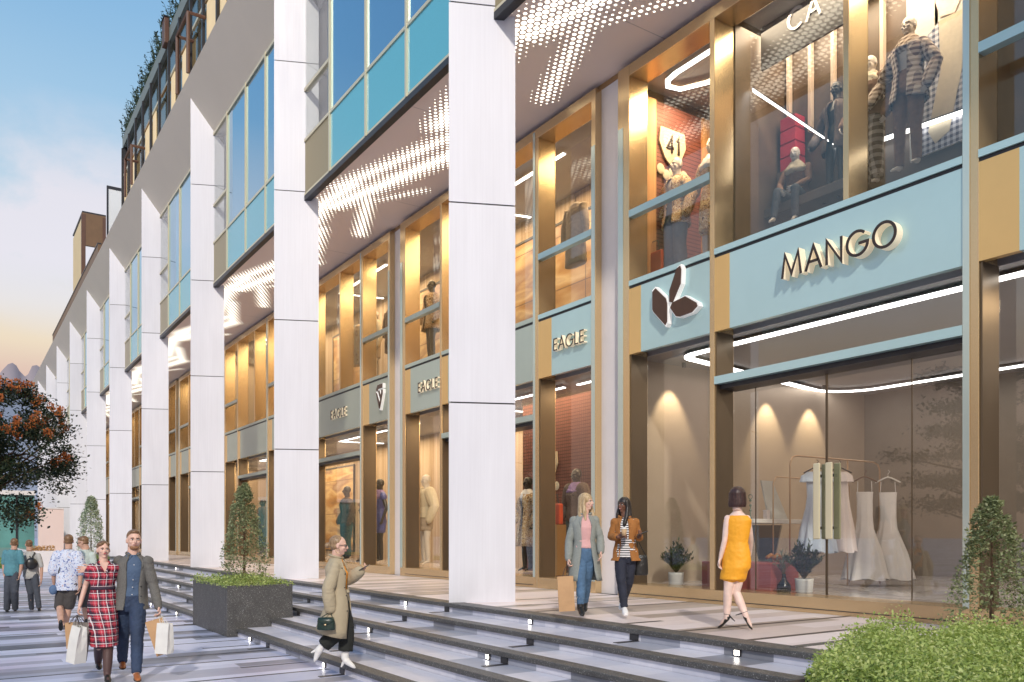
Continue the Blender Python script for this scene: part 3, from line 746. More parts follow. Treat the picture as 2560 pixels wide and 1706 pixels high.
HAIRS = {
 'short': lambda h: (h.ball((0, -.026, .044), 1, (.0775, .092, .082), 20, 14), h.ball((0, .030, .092), 1, (.052, .044, .024)), h.ball((0, -.045, -.005), 1, (.073, .062, .060))),
 'bun': lambda h: (h.ball((0, -.032, .040), 1, (.0775, .091, .081), 20, 14), h.ball((0, -.045, -.01), 1, (.072, .065, .06)), h.ball((0, -.135, -.012), .034)),
 'pinned': lambda h: (h.ball((0, -.028, .042), 1, (.080, .095, .083), 20, 14), h.ball((.036, .028, .072), 1, (.046, .046, .030)), h.ball((-.040, .022, .070), 1, (.036, .040, .030)), h.ball((0, -.05, -.015), 1, (.076, .065, .065))),
 'long': lambda h: (h.ball((0, -.022, .036), 1, (.088, .100, .090), 20, 14), h.loft([((0, -.045, .03), .088, .070), ((0, -.050, -.06), .098, .066), ((0, -.050, -.15), .115, .060), ((0, -.040, -.25), .120, .050), ((0, -.02, -.36), .085, .035), ((0, -.01, -.42), .03, .02)], 18),
        h.tube([(-.070, .020, .06), (-.085, .015, -.04), (-.095, .045, -.16), (-.085, .085, -.28), (-.07, .09, -.38)], [.025, .028, .034, .032, .012], 10), h.tube([(.070, .015, .06), (.084, .0, -.04), (.095, .02, -.14), (.10, .04, -.26)], [.024, .026, .03, .012], 10)),
 'bob': lambda h: (h.ball((0, -.015, .036), 1, (.092, .104, .088), 20, 14), h.loft([((0, -.018, .05), .094, .098), ((0, -.018, -.02), .100, .098), ((0, -.022, -.085), .104, .092), ((0, -.025, -.115), .094, .082)], 20)),
 'none': lambda h: None}
def person(label, J, f, hs=1.0, skinm=SK_FAIR, female=True, face=None, hairm=H_BROWN, hair='short', w=1.0, hc=(.5, .5), hn=(None, None), outfit=(), tilt=0, pitch=0, extra=None, group=None, name='person', cat='person', hd=(None,None), bits=True, browm=None):
    """J: joints in world space; f: direction the torso faces"""
    f = Vector(f); f.z = 0; f.normalize(); lat = f.cross(ZUP)
    if (J['shR'] - J['shL']).dot(lat) < 0: lat = -lat
    feet = (J['anL'] + J['anR']) / 2
    base = Vector((feet.x, feet.y, min(J['base'], 9)))
    t = thing(name, base, label, cat, group)
    mb = MB(); pel = (J['hipL'] + J['hipR']) / 2; ch = (J['shL'] + J['shR']) / 2; nb = J['neck']
    fr = (lat, f)
    wst = pel.lerp(ch, .42); che = pel.lerp(ch, .78)
    rings = lambda g: [(pel - ZUP * .07, (.12 + g) * w, (.09 + g) * w, fr), (pel, (.160 + g) * w, (.110 + g) * w, fr), (pel.lerp(wst, .5), (.150 + g) * w, (.105 + g) * w, fr),
                       (wst, (.122 + g) * w if female else (.142 + g) * w, (.088 + g) * w, fr), (che + f * .012, (.150 + g) * w, (.112 + g) * w, fr), (ch - ZUP * .03, (.160 + g) * w, (.095 + g) * w, fr), (ch + ZUP * .02, (.11 + g) * w, (.075 + g) * w, fr), (nb + ZUP * .0, .06 + g, .055 + g, fr)]
    mb.loft(rings(0.0), 20)
    for s_ in 'LR':
        th = (.078, .054, .036) if female else (.084, .060, .040)
        limb(mb, [J['hip' + s_], J['kn' + s_], J['an' + s_]], [x * w for x in th])
        calf = J['kn' + s_].lerp(J['an' + s_], .28) - f * .008
        mb.ball(calf, .046 * w, (1, 1, 1.9))
        limb(mb, [J['sh' + s_] - ZUP * .01, J['el' + s_], J['wr' + s_]], [x * w * (1 if female else 1.12) for x in (.042, .034, .024)])
        mb.tube([J['an' + s_], J['an' + s_].lerp(J['toe' + s_], .5) + ZUP * .006, J['toe' + s_]], [.031 * w, .025, .015], 10)
        i = 0 if s_ == 'L' else 1
        d = hd[i] if hd[i] is not None else (J['wr' + s_] - J['el' + s_])
        n_ = hn[i] if hn[i] is not None else (lat if s_ == 'L' else -lat)
        hand(mb, J['wr' + s_], d, n_, hc[i], .95 if female else 1.08, 1 if s_ == 'L' else -1)
    mb.tube([nb - ZUP * .05, nb, J['head'] - ZUP * .05 * hs], [.065, .052, .048 * hs], 14)
    face = Vector(face if face is not None else f); hf = headframe(face, tilt, pitch)
    head_into(mb, J['head'], hf, hs, female)
    remesh('body', mb, skinm, t, .0058, 2)
    if bits: face_bits(t, J['head'], hf, hs, browm or hairm, lip=female, glasses=(extra or {}).get('glasses', False), beard=(extra or {}).get('beard'), smile=(extra or {}).get('smile', False))
    if hair != 'none':
        h = MB(); HAIRS[hair](h); q = MB(); xf(h, q, J['head'], hf, hs); remesh('hair', q, hairm, t, .006, 2, .0022 if hair in ('long', 'bob') else .0010, 45)
    for it in outfit: it(t, J, f, lat, rings, w)
    return t
def trousers(m, g=.012, hem=None, rad=(.088, .066, .050), name='trousers', waist=.16, to=.97):
    def go(t, J, f, lat, rings, w):
        mb = MB(); mb.loft([(c, rx + g, ry + g, fr) for (c, rx, ry, fr) in rings(0)[:4]], 18)
        for s_ in 'LR':
            an = J['kn' + s_].lerp(J['an' + s_], to)
            limb(mb, [J['hip' + s_], J['kn' + s_]], [r_ * w for r_ in rad[:2]], 14); mb.tube([J['kn' + s_], J['kn' + s_].lerp(an, .5), an], [rad[1] * w, (rad[1] + rad[2]) / 2 * w * 1.03, rad[2] * w], 14)
        remesh(name, mb, m, t, .010, 2, .007, 12)
    return go
def top(m, g=.014, sleeve=1.0, name='shirt', low=1, long=0.0, arm=(.062, .050, .038)):
    def go(t, J, f, lat, rings, w):
        rg = rings(g); mb = MB()
        if long: rg[0] = (rg[1][0] - ZUP * long, rg[1][1] * 1.02, rg[1][2] * 1.02, rg[1][3]); low_ = 0
        else: low_ = low
        mb.loft(rg[low_:], 20)
        if sleeve > 0:
            for s_ in 'LR':
                a, b, c = J['sh' + s_] - ZUP * .005, J['el' + s_], J['wr' + s_]
                if sleeve > .5: limb(mb, [a, b, b.lerp(c, (sleeve - .5) * 2)], [r_ * w for r_ in arm], 12)
                else: limb(mb, [a, a.lerp(b, sleeve * 2)], [arm[0] * w, arm[1] * w * 1.15], 12)
        remesh(name, mb, m, t, .010, 2, .006, 13)
    return go
def dress(m, hem, hw=(.17, .14), sleeve=.28, name='dress', hips=None, wr=.007, sh=0.0):
    def go(t, J, f, lat, rings, w):
        rg = rings(.016); mb = MB(); fr = (lat, f)
        hc_ = (J['knL'] + J['knR']) / 2; pel = (J['hipL'] + J['hipR']) / 2
        bot = Vector((hc_.x, hc_.y, hem)) + f * sh
        mb.loft([(bot, hw[0], hw[1], fr), (bot.lerp(pel, .35), hw[0] * 1.04, hw[1] * 1.02, fr), (pel - ZUP * .08, (hips or .185) * w, .145 * w, fr)] + [(rg[1][0], rg[1][1] * 1.04, rg[1][2] * 1.02, fr)] + rg[2:-1], 22)
        if sleeve:
            for s_ in 'LR': limb(mb, [J['sh' + s_], J['sh' + s_].lerp(J['el' + s_], sleeve * 2)], [.064 * w, .066 * w], 12)
        for s_ in 'LR':
            hz, kz = J['hip' + s_], J['kn' + s_]; q_ = min(.95, max(.1, (hz.z - hem) / max(.05, hz.z - kz.z) - .12)); limb(mb, [hz, hz.lerp(kz, q_)], [.094 * w, .098 * w], 12)
        if False:
            for s_ in 'LR': mb.tube([J['neck'] + (J['sh' + s_] - J['neck']) * .55 + ZUP * z_ + f * q_ for q_, z_ in ((-.085, -.06), (-.05, -.01), (0, .005), (.05, -.01), (.085, -.06))], .017, 8)
        remesh(name, mb, m, t, .009, 2, wr, 11)
    return go
def female_(t): return 'man in' not in t['label'].replace('woman', '')
def coat(m, hem, gap=(.2, .35, .5), flare=1.15, sleeve=1.0, name='coat', g=.032, arm=(.074, .064, .055), gdir=None, shift=(0, 0), collar=True, hemtilt=0.0, lapel=True):
    """open coat: C-shaped shell from neck to hem with a front gap, sleeves and collar"""
    def go(t, J, f, lat, rings, w):
        rg = rings(g); rg = rg[1:-1]; fr = (lat, f); mb = MB()
        pel = rg[0][0]; base_c = Vector((pel.x, pel.y, hem)) + lat * shift[0] + f * shift[1]
        low = []
        nlow = 5
        for i in range(nlow):
            q = i / nlow; low.append((base_c.lerp(pel, q), rg[0][1] * (flare + (1.06 - flare) * q), rg[0][2] * (flare * 1.08 + (1.06 - flare * 1.08) * q), fr))
        allr = low + rg + [(J['neck'] + ZUP * .012, .078, .072, fr)]
        n = 40; outer = []; inner = []
        gd = f if gdir is None else Vector(gdir)
        g0 = math.atan2(gd.dot(f), gd.dot(lat))
        m_ = len(allr)
        zlo, zhi = hem, J['neck'].z
        for j, (c, rx, ry, fr_) in enumerate(allr):
            q = (c.z - zlo) / (zhi - zlo)
            gp = gap[1] + (gap[2] - gap[1]) * (q - .5) * 2 if q > .5 else gap[0] + (gap[1] - gap[0]) * q * 2
            ro, ri = [], []
            for k in range(n + 1):
                a = g0 + gp + (2 * math.pi - 2 * gp) * k / n
                fold = 1 + (.030 * math.sin(a * 7 + 1.3) + .02 * math.sin(a * 11)) * max(0, .75 - q) 
                d = lat * (math.cos(a) * rx * fold) + f * (math.sin(a) * ry * fold)
                p = Vector(c) + d; p.z += hemtilt * d.dot(f) * max(0, 1 - q * 2)
                nz = mnoise.noise(p * 9) * .008
                ro.append(p + d.normalized() * nz); ri.append(p + d.normalized() * (nz - .014))
            outer.append(ro); inner.append(ri)
        vs = [v for r_ in outer for v in r_] + [v for r_ in inner for v in r_]; K = n + 1; off = m_ * K; fs = []
        for j in range(m_ - 1):
            for k in range(n):
                a = j*K+k; fs.append((a, a+1, a+K+1, a+K)); fs.append((off+a, off+a+K, off+a+K+1, off+a+1))
            for k in (0, n): a = j*K+k; fs.append((a, a+K, off+a+K, off+a) if k == 0 else (a, off+a, off+a+K, a+K))
        for k in range(n):
            fs.append((k, off+k, off+k+1, k+1)); a = (m_-1)*K+k; fs.append((a, a+1, off+a+1, off+a))
        mb.add(vs, fs)
        body_ = mb.build(name, m, t, smooth=True)
        sl = MB()
        for s_ in 'LR':
            a, b, c = J['sh' + s_] - ZUP * (arm[0] - .042), J['el' + s_], J['wr' + s_]; a = a + (J['neck'] - a) * .10; a.z = J['sh' + s_].z - (arm[0] - .042)
            limb(sl, [a, a.lerp(b, .35), b, b.lerp(c, sleeve)], [arm[0] * .92 * w, arm[0] * .96 * w, arm[1] * w, arm[2] * w], 14, 3)
            sl.ball(J['sh' + s_].lerp(J['neck'], .04) - ZUP * .016, .061 if female_(t) else .070)
        if sleeve: remesh('sleeves', sl, m, t, .010, 2, .0055, 15)
        if collar:
            c_ = MB(); pts = []
            for k in range(15):
                a = g0 + .45 + (2 * math.pi - .9) * k / 14; pts.append(J['neck'] + lat * (math.cos(a) * .082) + f * (math.sin(a) * .082) + ZUP * (.022 - .02 * math.cos(a - g0)))
            c_.tube(pts, .012, 8)
            if lapel:
                for sx, r0 in ((1, outer), (-1, outer)):
                    idx = 0 if sx > 0 else n
                    a_ = outer[-1][idx] - ZUP * .02; b_ = outer[-2][idx]; d_ = outer[-3][idx]; e_ = outer[-4][idx]
                    c_.tube([a_, b_, d_, e_], [.010, .016, .018, .005], 6)
            c_.build('collar', m, t, smooth=True)
        if name == 'blazer' or name == 'trench_coat':
            bt = MB()
            for z_ in ((.30, .42, .55) if name == 'blazer' else (.35, .5, .62, .75, .88)):
                j = min(range(m_), key=lambda q_: abs((allr[q_][0].z - zlo) / (zhi - zlo) - z_)); bt.ball(outer[j][1 if name == 'trench_coat' else n - 1], .009)
            bt.build('buttons', DARKMET, t, smooth=True)
    return go
def shoes(m, kind='shoe', sole=None, toes=None):
    def go(t, J, f, lat, rings, w):
        for s_ in 'LR':
            a, b = J['an' + s_], J['toe' + s_]; d = (b - a); dh = d.copy(); 
            mb = MB(); dn = dh.normalized(); sd = dn.cross(ZUP).normalized(); up = sd.cross(dn)
            heel = a + dn * -.02 - up * .01
            fl = J['base' + s_] if ('base' + s_) in J else None
            if kind == 'boot':
                mb.tube([a + (J['kn' + s_] - a).normalized() * .12, a, a.lerp(b, .3)], [.050, .043, .042], 12)
            mb.loft([(heel - dn * .025, .020, .022, (sd, up)), (heel, .034, .040, (sd, up)), (a.lerp(b, .45) , .037, .034, (sd, up)), (a.lerp(b, .85), .040, .024, (sd, up)), (b + dn * .03, .028, .016, (sd, up)), (b + dn * .045, .012, .010, (sd, up))], 14)
            o = remesh('shoe' if kind != 'boot' else 'boot', mb, m, t, .007, 2)
            if sole:
                q = MB(); q.loft([(heel - dn * .03 - up * .030, .024, .010, (sd, up)), (a.lerp(b, .4) - up * .034, .040, .011, (sd, up)), (a.lerp(b, .85) - up * .022, .043, .011, (sd, up)), (b + dn * .05 - up * .012, .022, .009, (sd, up))], 12).build('sole', sole, o, smooth=True)
            if kind in ('heel', 'boot') and not sole:
                q = MB(); hb = heel - dn * .02
                e = hb - up * (.085 if kind == 'heel' else .05) if abs(dn.z) < .9 else hb + dn * .01
                q.tube([hb, e], [.012, .005], 8).build('heel', m, o)
    return go
def strap_shoes(m):
    def go(t, J, f, lat, rings, w):
        for s_ in 'LR':
            a, b = J['an' + s_], J['toe' + s_]; dn = (b - a).normalized(); sd = dn.cross(ZUP).normalized(); up = sd.cross(dn); heel = a - dn * .025
            mb = MB(); mb.loft([(heel - dn * .01 , .024, .03, (sd, up)), (heel + dn * .035 - up * .01, .030, .026, (sd, up)), (a.lerp(b, .5) - up * .022, .026, .008, (sd, up)), (b - up * .012, .034, .014, (sd, up)), (b + dn * .03, .012, .008, (sd, up))], 12)
            o = remesh('high_heel_shoe', mb, m, t, .006, 1)
            hp = heel - dn * .018; MB().tube([hp, hp - up * .10 - dn * .015], [.011, .0045], 8).build('heel', m, o)
            ca = a + (J['kn' + s_] - a).normalized() * .045; k = (J['kn' + s_] - a).normalized(); s1 = k.cross(f).normalized(); s2 = k.cross(s1)
            MB().tube([ca + s1 * .034 * math.cos(q) + s2 * .034 * math.sin(q) for q in [2 * math.pi * i / 14 for i in range(15)]], .0045, 6).build('ankle_strap', m, o)
    return go
def paper_bag(label, top_c, w, d, h, ax, m, tilt=0.0, hand_p=None, fold=None):
    """upright paper carrier; ax = horizontal direction of its wide side; hangs from hand_p"""
    ax = Vector(ax); ax.z = 0; ax.normalize(); ay = ax.cross(ZUP); q = Quaternion(ay, tilt); dn = q @ (-ZUP); axr = q @ ax
    tc_ = Vector(top_c); t = thing('shopping_bag', tc_ + dn * h, label, 'shopping bag', 'paper shopping bags carried by the walkers')
    n = 8; vs = []; mb = MB()
    def ring(c, ww, dd): return [c + axr * (sx * ww / 2) + ay * (sy * dd / 2) for sx, sy in ((-1,-1),(0,-1.0),(1,-1),(1,-.0),(1,1),(0,1.0),(-1,1),(-1,0))]
    prof = [(0, .55), (.3, .82), (.7, .98), (1.0, 1.0)]
    vs = [p for (q_, dk_) in prof for p in ring(tc_ + dn * (h * q_), w, d * dk_)]
    for j in range(3):          # gusset: the side mid points pulled in toward the mouth
        for idx in (3, 7): vs[j*8+idx] = vs[j*8+idx] - axr * ((1 if idx == 3 else -1) * (.3, .18, .05)[j] * d * .6)
    for i in range(len(vs)): vs[i] = vs[i] + Vector((mnoise.noise(vs[i] * 14), mnoise.noise(vs[i] * 14 + Vector((5, 0, 0))), 0)) * .008
    fs = [(j*8+k, j*8+(k+1)%8, (j+1)*8+(k+1)%8, (j+1)*8+k) for j in range(3) for k in range(8)] + [tuple(range(24, 32))]
    mb.add(vs, fs); o = mb.build('paper_body', m, t); so = o.modifiers.new('thick', 'SOLIDIFY'); so.thickness = .003
    for sy in (-1, 1):
        a = tc_ - axr * w * .2 + ay * sy * d * .25; b = tc_ + axr * w * .2 + ay * sy * d * .25; hp = Vector(hand_p) if hand_p is not None else tc_ - dn * .12
        MB().tube([a + dn * .02, a.lerp(hp, .6) - axr * .01, hp, b.lerp(hp, .6) + axr * .01, b + dn * .02], .0035, 6).build('handle', fold or m, t, smooth=True)
    return t
KRAFT = cloth('brown_kraft_paper', (.50, .30, .15), .08, 6, False, .7); WHPAPER = cloth('white_paper', (.74, .73, .68), .05, 6, False, .6); DKPAPER = cloth('grey_brown_paper', (.26, .235, .21), .06, 6, False, .7)
TWINE = mat('dark_twine', color=(.10, .08, .07), rough=.8)
def soft_bag(name, label, c, w, h, d, ax, m, hang, quilt=False, clasp=None, cat='handbag'):
    ax = Vector(ax); ax.z = 0; ax.normalize(); ay = ax.cross(ZUP); c = Vector(c); t = thing(name, c - ZUP * h / 2, label, cat)
    mb = MB(); mb.loft([(c - ZUP * h * .5, w * .46, d * .42, (ax, ay)), (c - ZUP * h * .42, w * .52, d * .5, (ax, ay)), (c, w * .5, d * .52, (ax, ay)), (c + ZUP * h * .38, w * .46, d * .42, (ax, ay)), (c + ZUP * h * .5, w * .42, d * .25, (ax, ay))], 20)
    remesh('bag_body', mb, m, t, .007, 1, .003, 20)
    if quilt: MB().loft([(c + ZUP * h * .5, w * .45, d * .56, (ax, ay)), (c + ZUP * h * .15, w * .50, d * .58, (ax, ay)), (c - ZUP * h * .08, w * .40, d * .55, (ax, ay))], 20).build('flap', m, t, smooth=True)
    if clasp is not None: MB().ball(c - ay * d * .58 - ZUP * h * .05, 1, (.018, .006, .014)).ball(c + ay * d * .58 - ZUP * h * .05, 1, (.018, .018, .014)).build('clasp', clasp, t, smooth=True)
    hp = Vector(hang); MB().tube([c - ax * w * .38 + ZUP * h * .42, (c - ax * w * .3 + ZUP * h * .5).lerp(hp, .6), hp, (c + ax * w * .3 + ZUP * h * .5).lerp(hp, .6), c + ax * w * .38 + ZUP * h * .42], .006, 8).build('strap', m, t, smooth=True)
    return t
def JJ(D, base, **k):
    """joints given as (px, py[, depth offset])"""
    J = {}
    for n_, v in k.items(): J[n_] = at(v[0], v[1], D + (v[2] if len(v) > 2 else 0))
    J['base'] = base
    return J
TOCAM = lambda px: -(CU * ((px - 1280) / 2080) + CV).normalized()
def turn(v, deg): return Quaternion(ZUP, R(deg)) @ Vector(v)     # positive = toward image-right for one facing the camera

# ================================================================ INSIDE THE SHOPS
def lamp_area(x, y, z, sx, sy, e, c=(1, .80, .56), parent=None, name='interior_fill_light', rot=None):  # unseen area light added to fill the shop interiors
    d = bpy.data.lights.new(name, 'AREA'); d.shape = 'RECTANGLE'; d.size = sx; d.size_y = sy; d.energy = e; d.color = c
    o = bpy.data.objects.new(name, d); sc.collection.objects.link(o); o.location = (x, y, z)
    if rot: o.rotation_euler = rot
    return o
def led_path(label, pts, w=.07, th=.02, name='led_light', strength=LED, where=None):
    t = thing(name, pts[0], label, 'light', 'white led lines on the shop ceilings')
    n = len(pts); vs = []; P_ = [Vector(p) for p in pts]
    for i in range(n):
        a = P_[max(i-1, 0)]; c = P_[min(i+1, n-1)]; d = (c - a); d.z = 0; d.normalize(); s_ = Vector((-d.y, d.x, 0)) * w
        vs += [P_[i] + s_, P_[i] - s_, P_[i] + s_ + Vector((0,0,th)), P_[i] - s_ + Vector((0,0,th))]
    fs = []
    for i in range(n-1):
        a = 4*i; b = a+4; fs += [(a, a+1, b+1, b), (a+2, b+2, b+3, a+3), (a, b, b+2, a+2), (a+1, a+3, b+3, b+1)]
    MB().add(vs, fs).build('diffuser', strength, t); 
    MB().add([v + Vector((0,0,th)) for v in vs], fs).build('housing', DARKMET, t)
def rloop(x0, x1, y0, y1, z, r=.45, n=7):
    pts = [(x0, y0, z), (x0, y1 - r, z)]
    for i in range(n + 1): a = math.pi - (math.pi/2) * i / n; pts.append((x0 + r + r * math.cos(a), y1 - r + r * math.sin(a), z))
    for i in range(n + 1): a = math.pi/2 - (math.pi/2) * i / n; pts.append((x1 - r*2.2 + r*2.2 * math.cos(a), y1 + .75 - r*2.2 + (r*2.2) * math.sin(a), z))
    pts.append((x1, y0, z)); return pts
led_path('long rounded white led loop on the ceiling of the shop under the MANGO sign', rloop(10.62, 16.4, -2.0, 10.55, 4.90, .42), .085)
led_path('suspended white led line crossing the upper window above the MANGO sign', [(10.66, 8.95, 8.92), (11.42, 7.79, 7.67), (11.45, 5.3, 7.50)], .05)
led_path('rounded white led loop in the upper window above the leaf emblem', [(10.5, 9.2, 9.86), (10.5, 10.5, 9.86), (10.55, 10.75, 9.86), (10.7, 10.9, 9.86), (10.95, 10.85, 9.86), (11.2, 10.4, 9.86), (11.3, 9.2, 9.86)], .05)
# wall washing spots in the MANGO shop
for i, (x, w_) in enumerate(((11.15, 'nearest the window'), (13.9, 'in the middle'), (15.3, 'deepest in the shop'))):
    t = thing('wall_spotlight', (x, 10.95, 4.95), 'small ceiling spotlight washing the beige side wall, ' + w_, 'spotlight', 'spotlights over the beige side wall')
    MB().lathe((x, 10.95, 4.86), [(.035, 0), (.04, .09)]).build('housing', DARKMET, t)
    d = bpy.data.lights.new('spot', 'SPOT'); d.energy = 140; d.color = (1, .80, .52); d.spot_size = R(62); d.spot_blend = .6; d.shadow_soft_size = .03
    o = bpy.data.objects.new('spot', d); sc.collection.objects.link(o); o.location = (x, 10.95, 4.84)
    o.rotation_euler = Vector((0, .30, -1)).to_track_quat('-Z', 'Y').to_euler(); o.parent = t; o.matrix_parent_inverse = wm(t).inverted()
lamp_area(13.6, 6.0, 4.85, 5.5, 8, 130, (1, .80, .60))
WARM = (1, .72, .42)
for k in range(1, 8):
    yb = P8 * k
    e = 150 if k < 4 else 90
    lamp_area(11.4, 8.0 + yb, 4.9, 1.6, 5.5, e * 1.5, WARM); lamp_area(11.4, 4.1 + yb, 4.9, 1.4, 1.5, e * .6, WARM)
    lamp_area(11.3, 8.0 + yb, 9.9, 1.6, 5.5, e * 1.5, WARM); lamp_area(11.3, 4.1 + yb, 9.9, 1.4, 1.5, e * .6, WARM)
    MB_l = [(10.75, 5.3 + yb, 4.9), (10.75, 8.9 + yb, 4.9), (12.2, 8.6 + yb, 4.9)]
    if k < 4:
        led_path('thin white led line behind ground floor glass, %s bay beyond MANGO' % ordn[k-1], MB_l, .04)
        led_path('thin white led line behind upper glass, %s bay beyond MANGO' % ordn[k-1], [(a, b, 9.86) for a, b, c in MB_l], .04)
        led_path('short white led line over the narrow display, %s bay beyond MANGO' % ordn[k-1], [(10.8, 3.3 + yb, 4.9), (10.8, 4.9 + yb, 4.9)], .04)
lamp_area(11.5, 3.6, 4.9, 1.4, 1.5, 60, WARM); lamp_area(10.95, 7.2, 9.9, 1.0, 3.6, 190, (1, .80, .58)); lamp_area(10.95, 10.3, 9.9, .9, 1.3, 240, WARM); lamp_area(11.4, 3.4, 9.9, 1.6, 1.8, 70, WARM)
def dispw(nt, b, out):
    p = geo_pos(nt); x, y, z = sep(nt, p)
    f = noise(nt, comb(nt, x * .5, y * .35, z * 1.3), 1.0, 3, .5, .3); g = ((z / 1.3).fract().lt(.02) + (y / 1.7).fract().lt(.02)).clamp()
    c = ramp(nt, f, [(.25, (.16, .07, .03)), (.42, (.50, .26, .08)), (.5, (.74, .52, .26)), (.58, (.36, .20, .12)), (.75, (.66, .56, .42))])
    nt.link(mixc(nt, g * .7, c, (.10, .06, .04)).k, b.inputs['Base Color'])
DISPW = mat('warm_display_graphic', dispw, rough=.5)
# party walls between units
m = [(11.0, .9, 4.98), (11.0, 6.12, 10.0)]
for k in range(4, 9):
    for yy in (11.4 + P8 * k, 5.13 + P8 * k):
        for (dx, a, b) in m: MB().box(10.31, 12.6, yy - .05, yy + .05, a, b).build('partition_wall', (CURT if a < 5 else DISPW) if k < 4 else INW, bld)
MB().box(10.31, 12.5, 11.35, 11.55, 6.12, 10.0).build('partition_wall', BROWNW, bld)
MB().box(10.31, 12.5, 9.0, 9.1, 6.12, 10.0).build('partition_wall', BROWNW, bld)
MB().box(10.31, 11.6, 5.10, 5.16, 6.12, 10.0).build('partition_wall', BROWNW, bld)

# --- MANGO shop furnishings
FLZ = .90
# clothes rack
t = thing('clothes_rack', (12.4, 8.6, FLZ), 'copper tube clothes rack carrying pale dresses behind the glass doors', 'clothes rack')
COPPER = mat('copper_tube', varied((.50, .34, .22), .08, 6), rough=.3, metal=1.0)
MB().tube([(11.14, 8.6, .92), (11.14, 8.6, 2.92), (11.19, 8.6, 3.03), (11.30, 8.6, 3.06), (13.4, 8.6, 3.06), (13.55, 8.6, 3.02), (13.6, 8.6, 2.92), (13.6, 8.6, .92)], .015, 10).build('front_frame', COPPER, t, smooth=True)
MB().tube([(11.35, 9.1, .92), (11.35, 9.1, 2.65), (11.42, 9.1, 2.75), (13.4, 9.1, 2.75), (13.45, 9.1, 2.65), (13.45, 9.1, .92)], .012, 10).build('rear_frame', COPPER, t, smooth=True)
MB().tube([(12.66, 8.6, .92), (12.66, 8.6, 3.05)], .015, 10).build('post', COPPER, t, smooth=True)
def hung_dress(label, x, y, ztop, zbot, w_top, w_waist, w_hem, m, hcol, frill=False, straps=False, twist=.5):
    t = thing('hanging_dress', (x, y, zbot), label, 'dress', 'pale dresses hanging on the rack')
    ax = Vector((math.cos(-twist), math.sin(-twist), 0)); ay = Vector((-ax.y, ax.x, 0))
    h = ztop - zbot; n = 44; vs = []; prof = [(0, w_top, .05), (.10, w_top * .94, .07), (.28, w_waist, .08), (.42, w_waist * 1.12, .10), (.7, (w_waist + w_hem) * .55, .16), (1.0, w_hem, .22)]
    for (q, ww, dd) in prof:
        for k in range(n):
            a = 2 * math.pi * k / n; fo = 1 + .13 * q * math.sin(a * 9 + q * 2) + .06 * q * math.sin(a * 14)
            vs.append(Vector((x, y, ztop - h * q)) + ax * (math.cos(a) * ww / 2 * fo) + ay * (math.sin(a) * dd * fo) + Vector((0, 0, -.02 * math.sin(a * 5) * q)))
    fs = [(j*n+k, j*n+(k+1)%n, (j+1)*n+(k+1)%n, (j+1)*n+k) for j in range(len(prof)-1) for k in range(n)]
    o = MB().add(vs, fs).build('dress_body', m, t, smooth=True)
    if frill:
        f_ = MB(); vs = []
        for q, ww, dd in ((-.03, w_top * .8, .05), (.02, w_top * 1.35, .09), (.10, w_top * 1.5, .13)):
            for k in range(n):
                a = 2 * math.pi * k / n; fo = 1 + .06 * math.sin(a * 11); vs.append(Vector((x, y, ztop - h * q)) + ax * (math.cos(a) * ww / 2 * fo) + ay * (math.sin(a) * dd * fo))
        f_.add(vs, [(j*n+k, j*n+(k+1)%n, (j+1)*n+(k+1)%n, (j+1)*n+k) for j in range(2) for k in range(n)]).build('frill', m, t, smooth=True)
    top_ = ztop + (.20 if straps else .05)
    if straps:
        s_ = MB()
        for sx in (-1, 1): s_.tube([Vector((x, y, top_ - .02)) + ax * sx * .11, Vector((x, y, ztop - .01)) + ax * sx * w_top * .42], .007, 6)
        s_.build('shoulder_strap', m, t)
    hh = MB(); c = Vector((x, y, top_)); hh.tube([c - ax * .20 + Vector((0,0,-.03)), c - ax * .05 + Vector((0,0,.05)), c + Vector((0,0,.065)), c + ax * .05 + Vector((0,0,.05)), c + ax * .20 + Vector((0,0,-.03))], .012, 8)
    hh.tube([c + Vector((0,0,.065)), c + Vector((0,0,.12)), c + ax * .03 + Vector((0,0,.16)), c + ax * .0 + Vector((0,0,.185))], .005, 6); hh.build('hanger', hcol, t, smooth=True)
DRESSW = cloth('white_cotton', (.74, .76, .80), .05, 6); DRESSB = cloth('pale_blue_cotton', (.58, .66, .78), .05, 6); SATIN = cloth('ivory_satin', (.70, .68, .68), .05, 4, False, .35); ROSEW = cloth('rose_white_cotton', (.74, .66, .65), .05, 6)
hung_dress('pale blue dress with frilled shoulders, left on the rack, left of the door handles', 11.75, 8.55, 2.78, 1.50, .34, .30, .60, DRESSB, DARKMET, True, twist=.9)
hung_dress('blush white ruffled dress hanging just right of the door handles', 12.35, 8.55, 2.80, 1.50, .30, .30, .52, ROSEW, DARKMET, True, twist=.9)
hung_dress('long ivory satin strap gown hanging on a brown hanger', 13.0, 8.5, 2.52, 1.02, .27, .25, .72, SATIN, mat('brown_wood_hanger', color=(.10, .04, .02)), straps=True, twist=.9)
hung_dress('long silvery strap gown on a white hanger, rightmost on the rack', 13.45, 8.35, 2.52, 1.02, .29, .26, .80, SATIN, EYEW, straps=True, twist=.9)
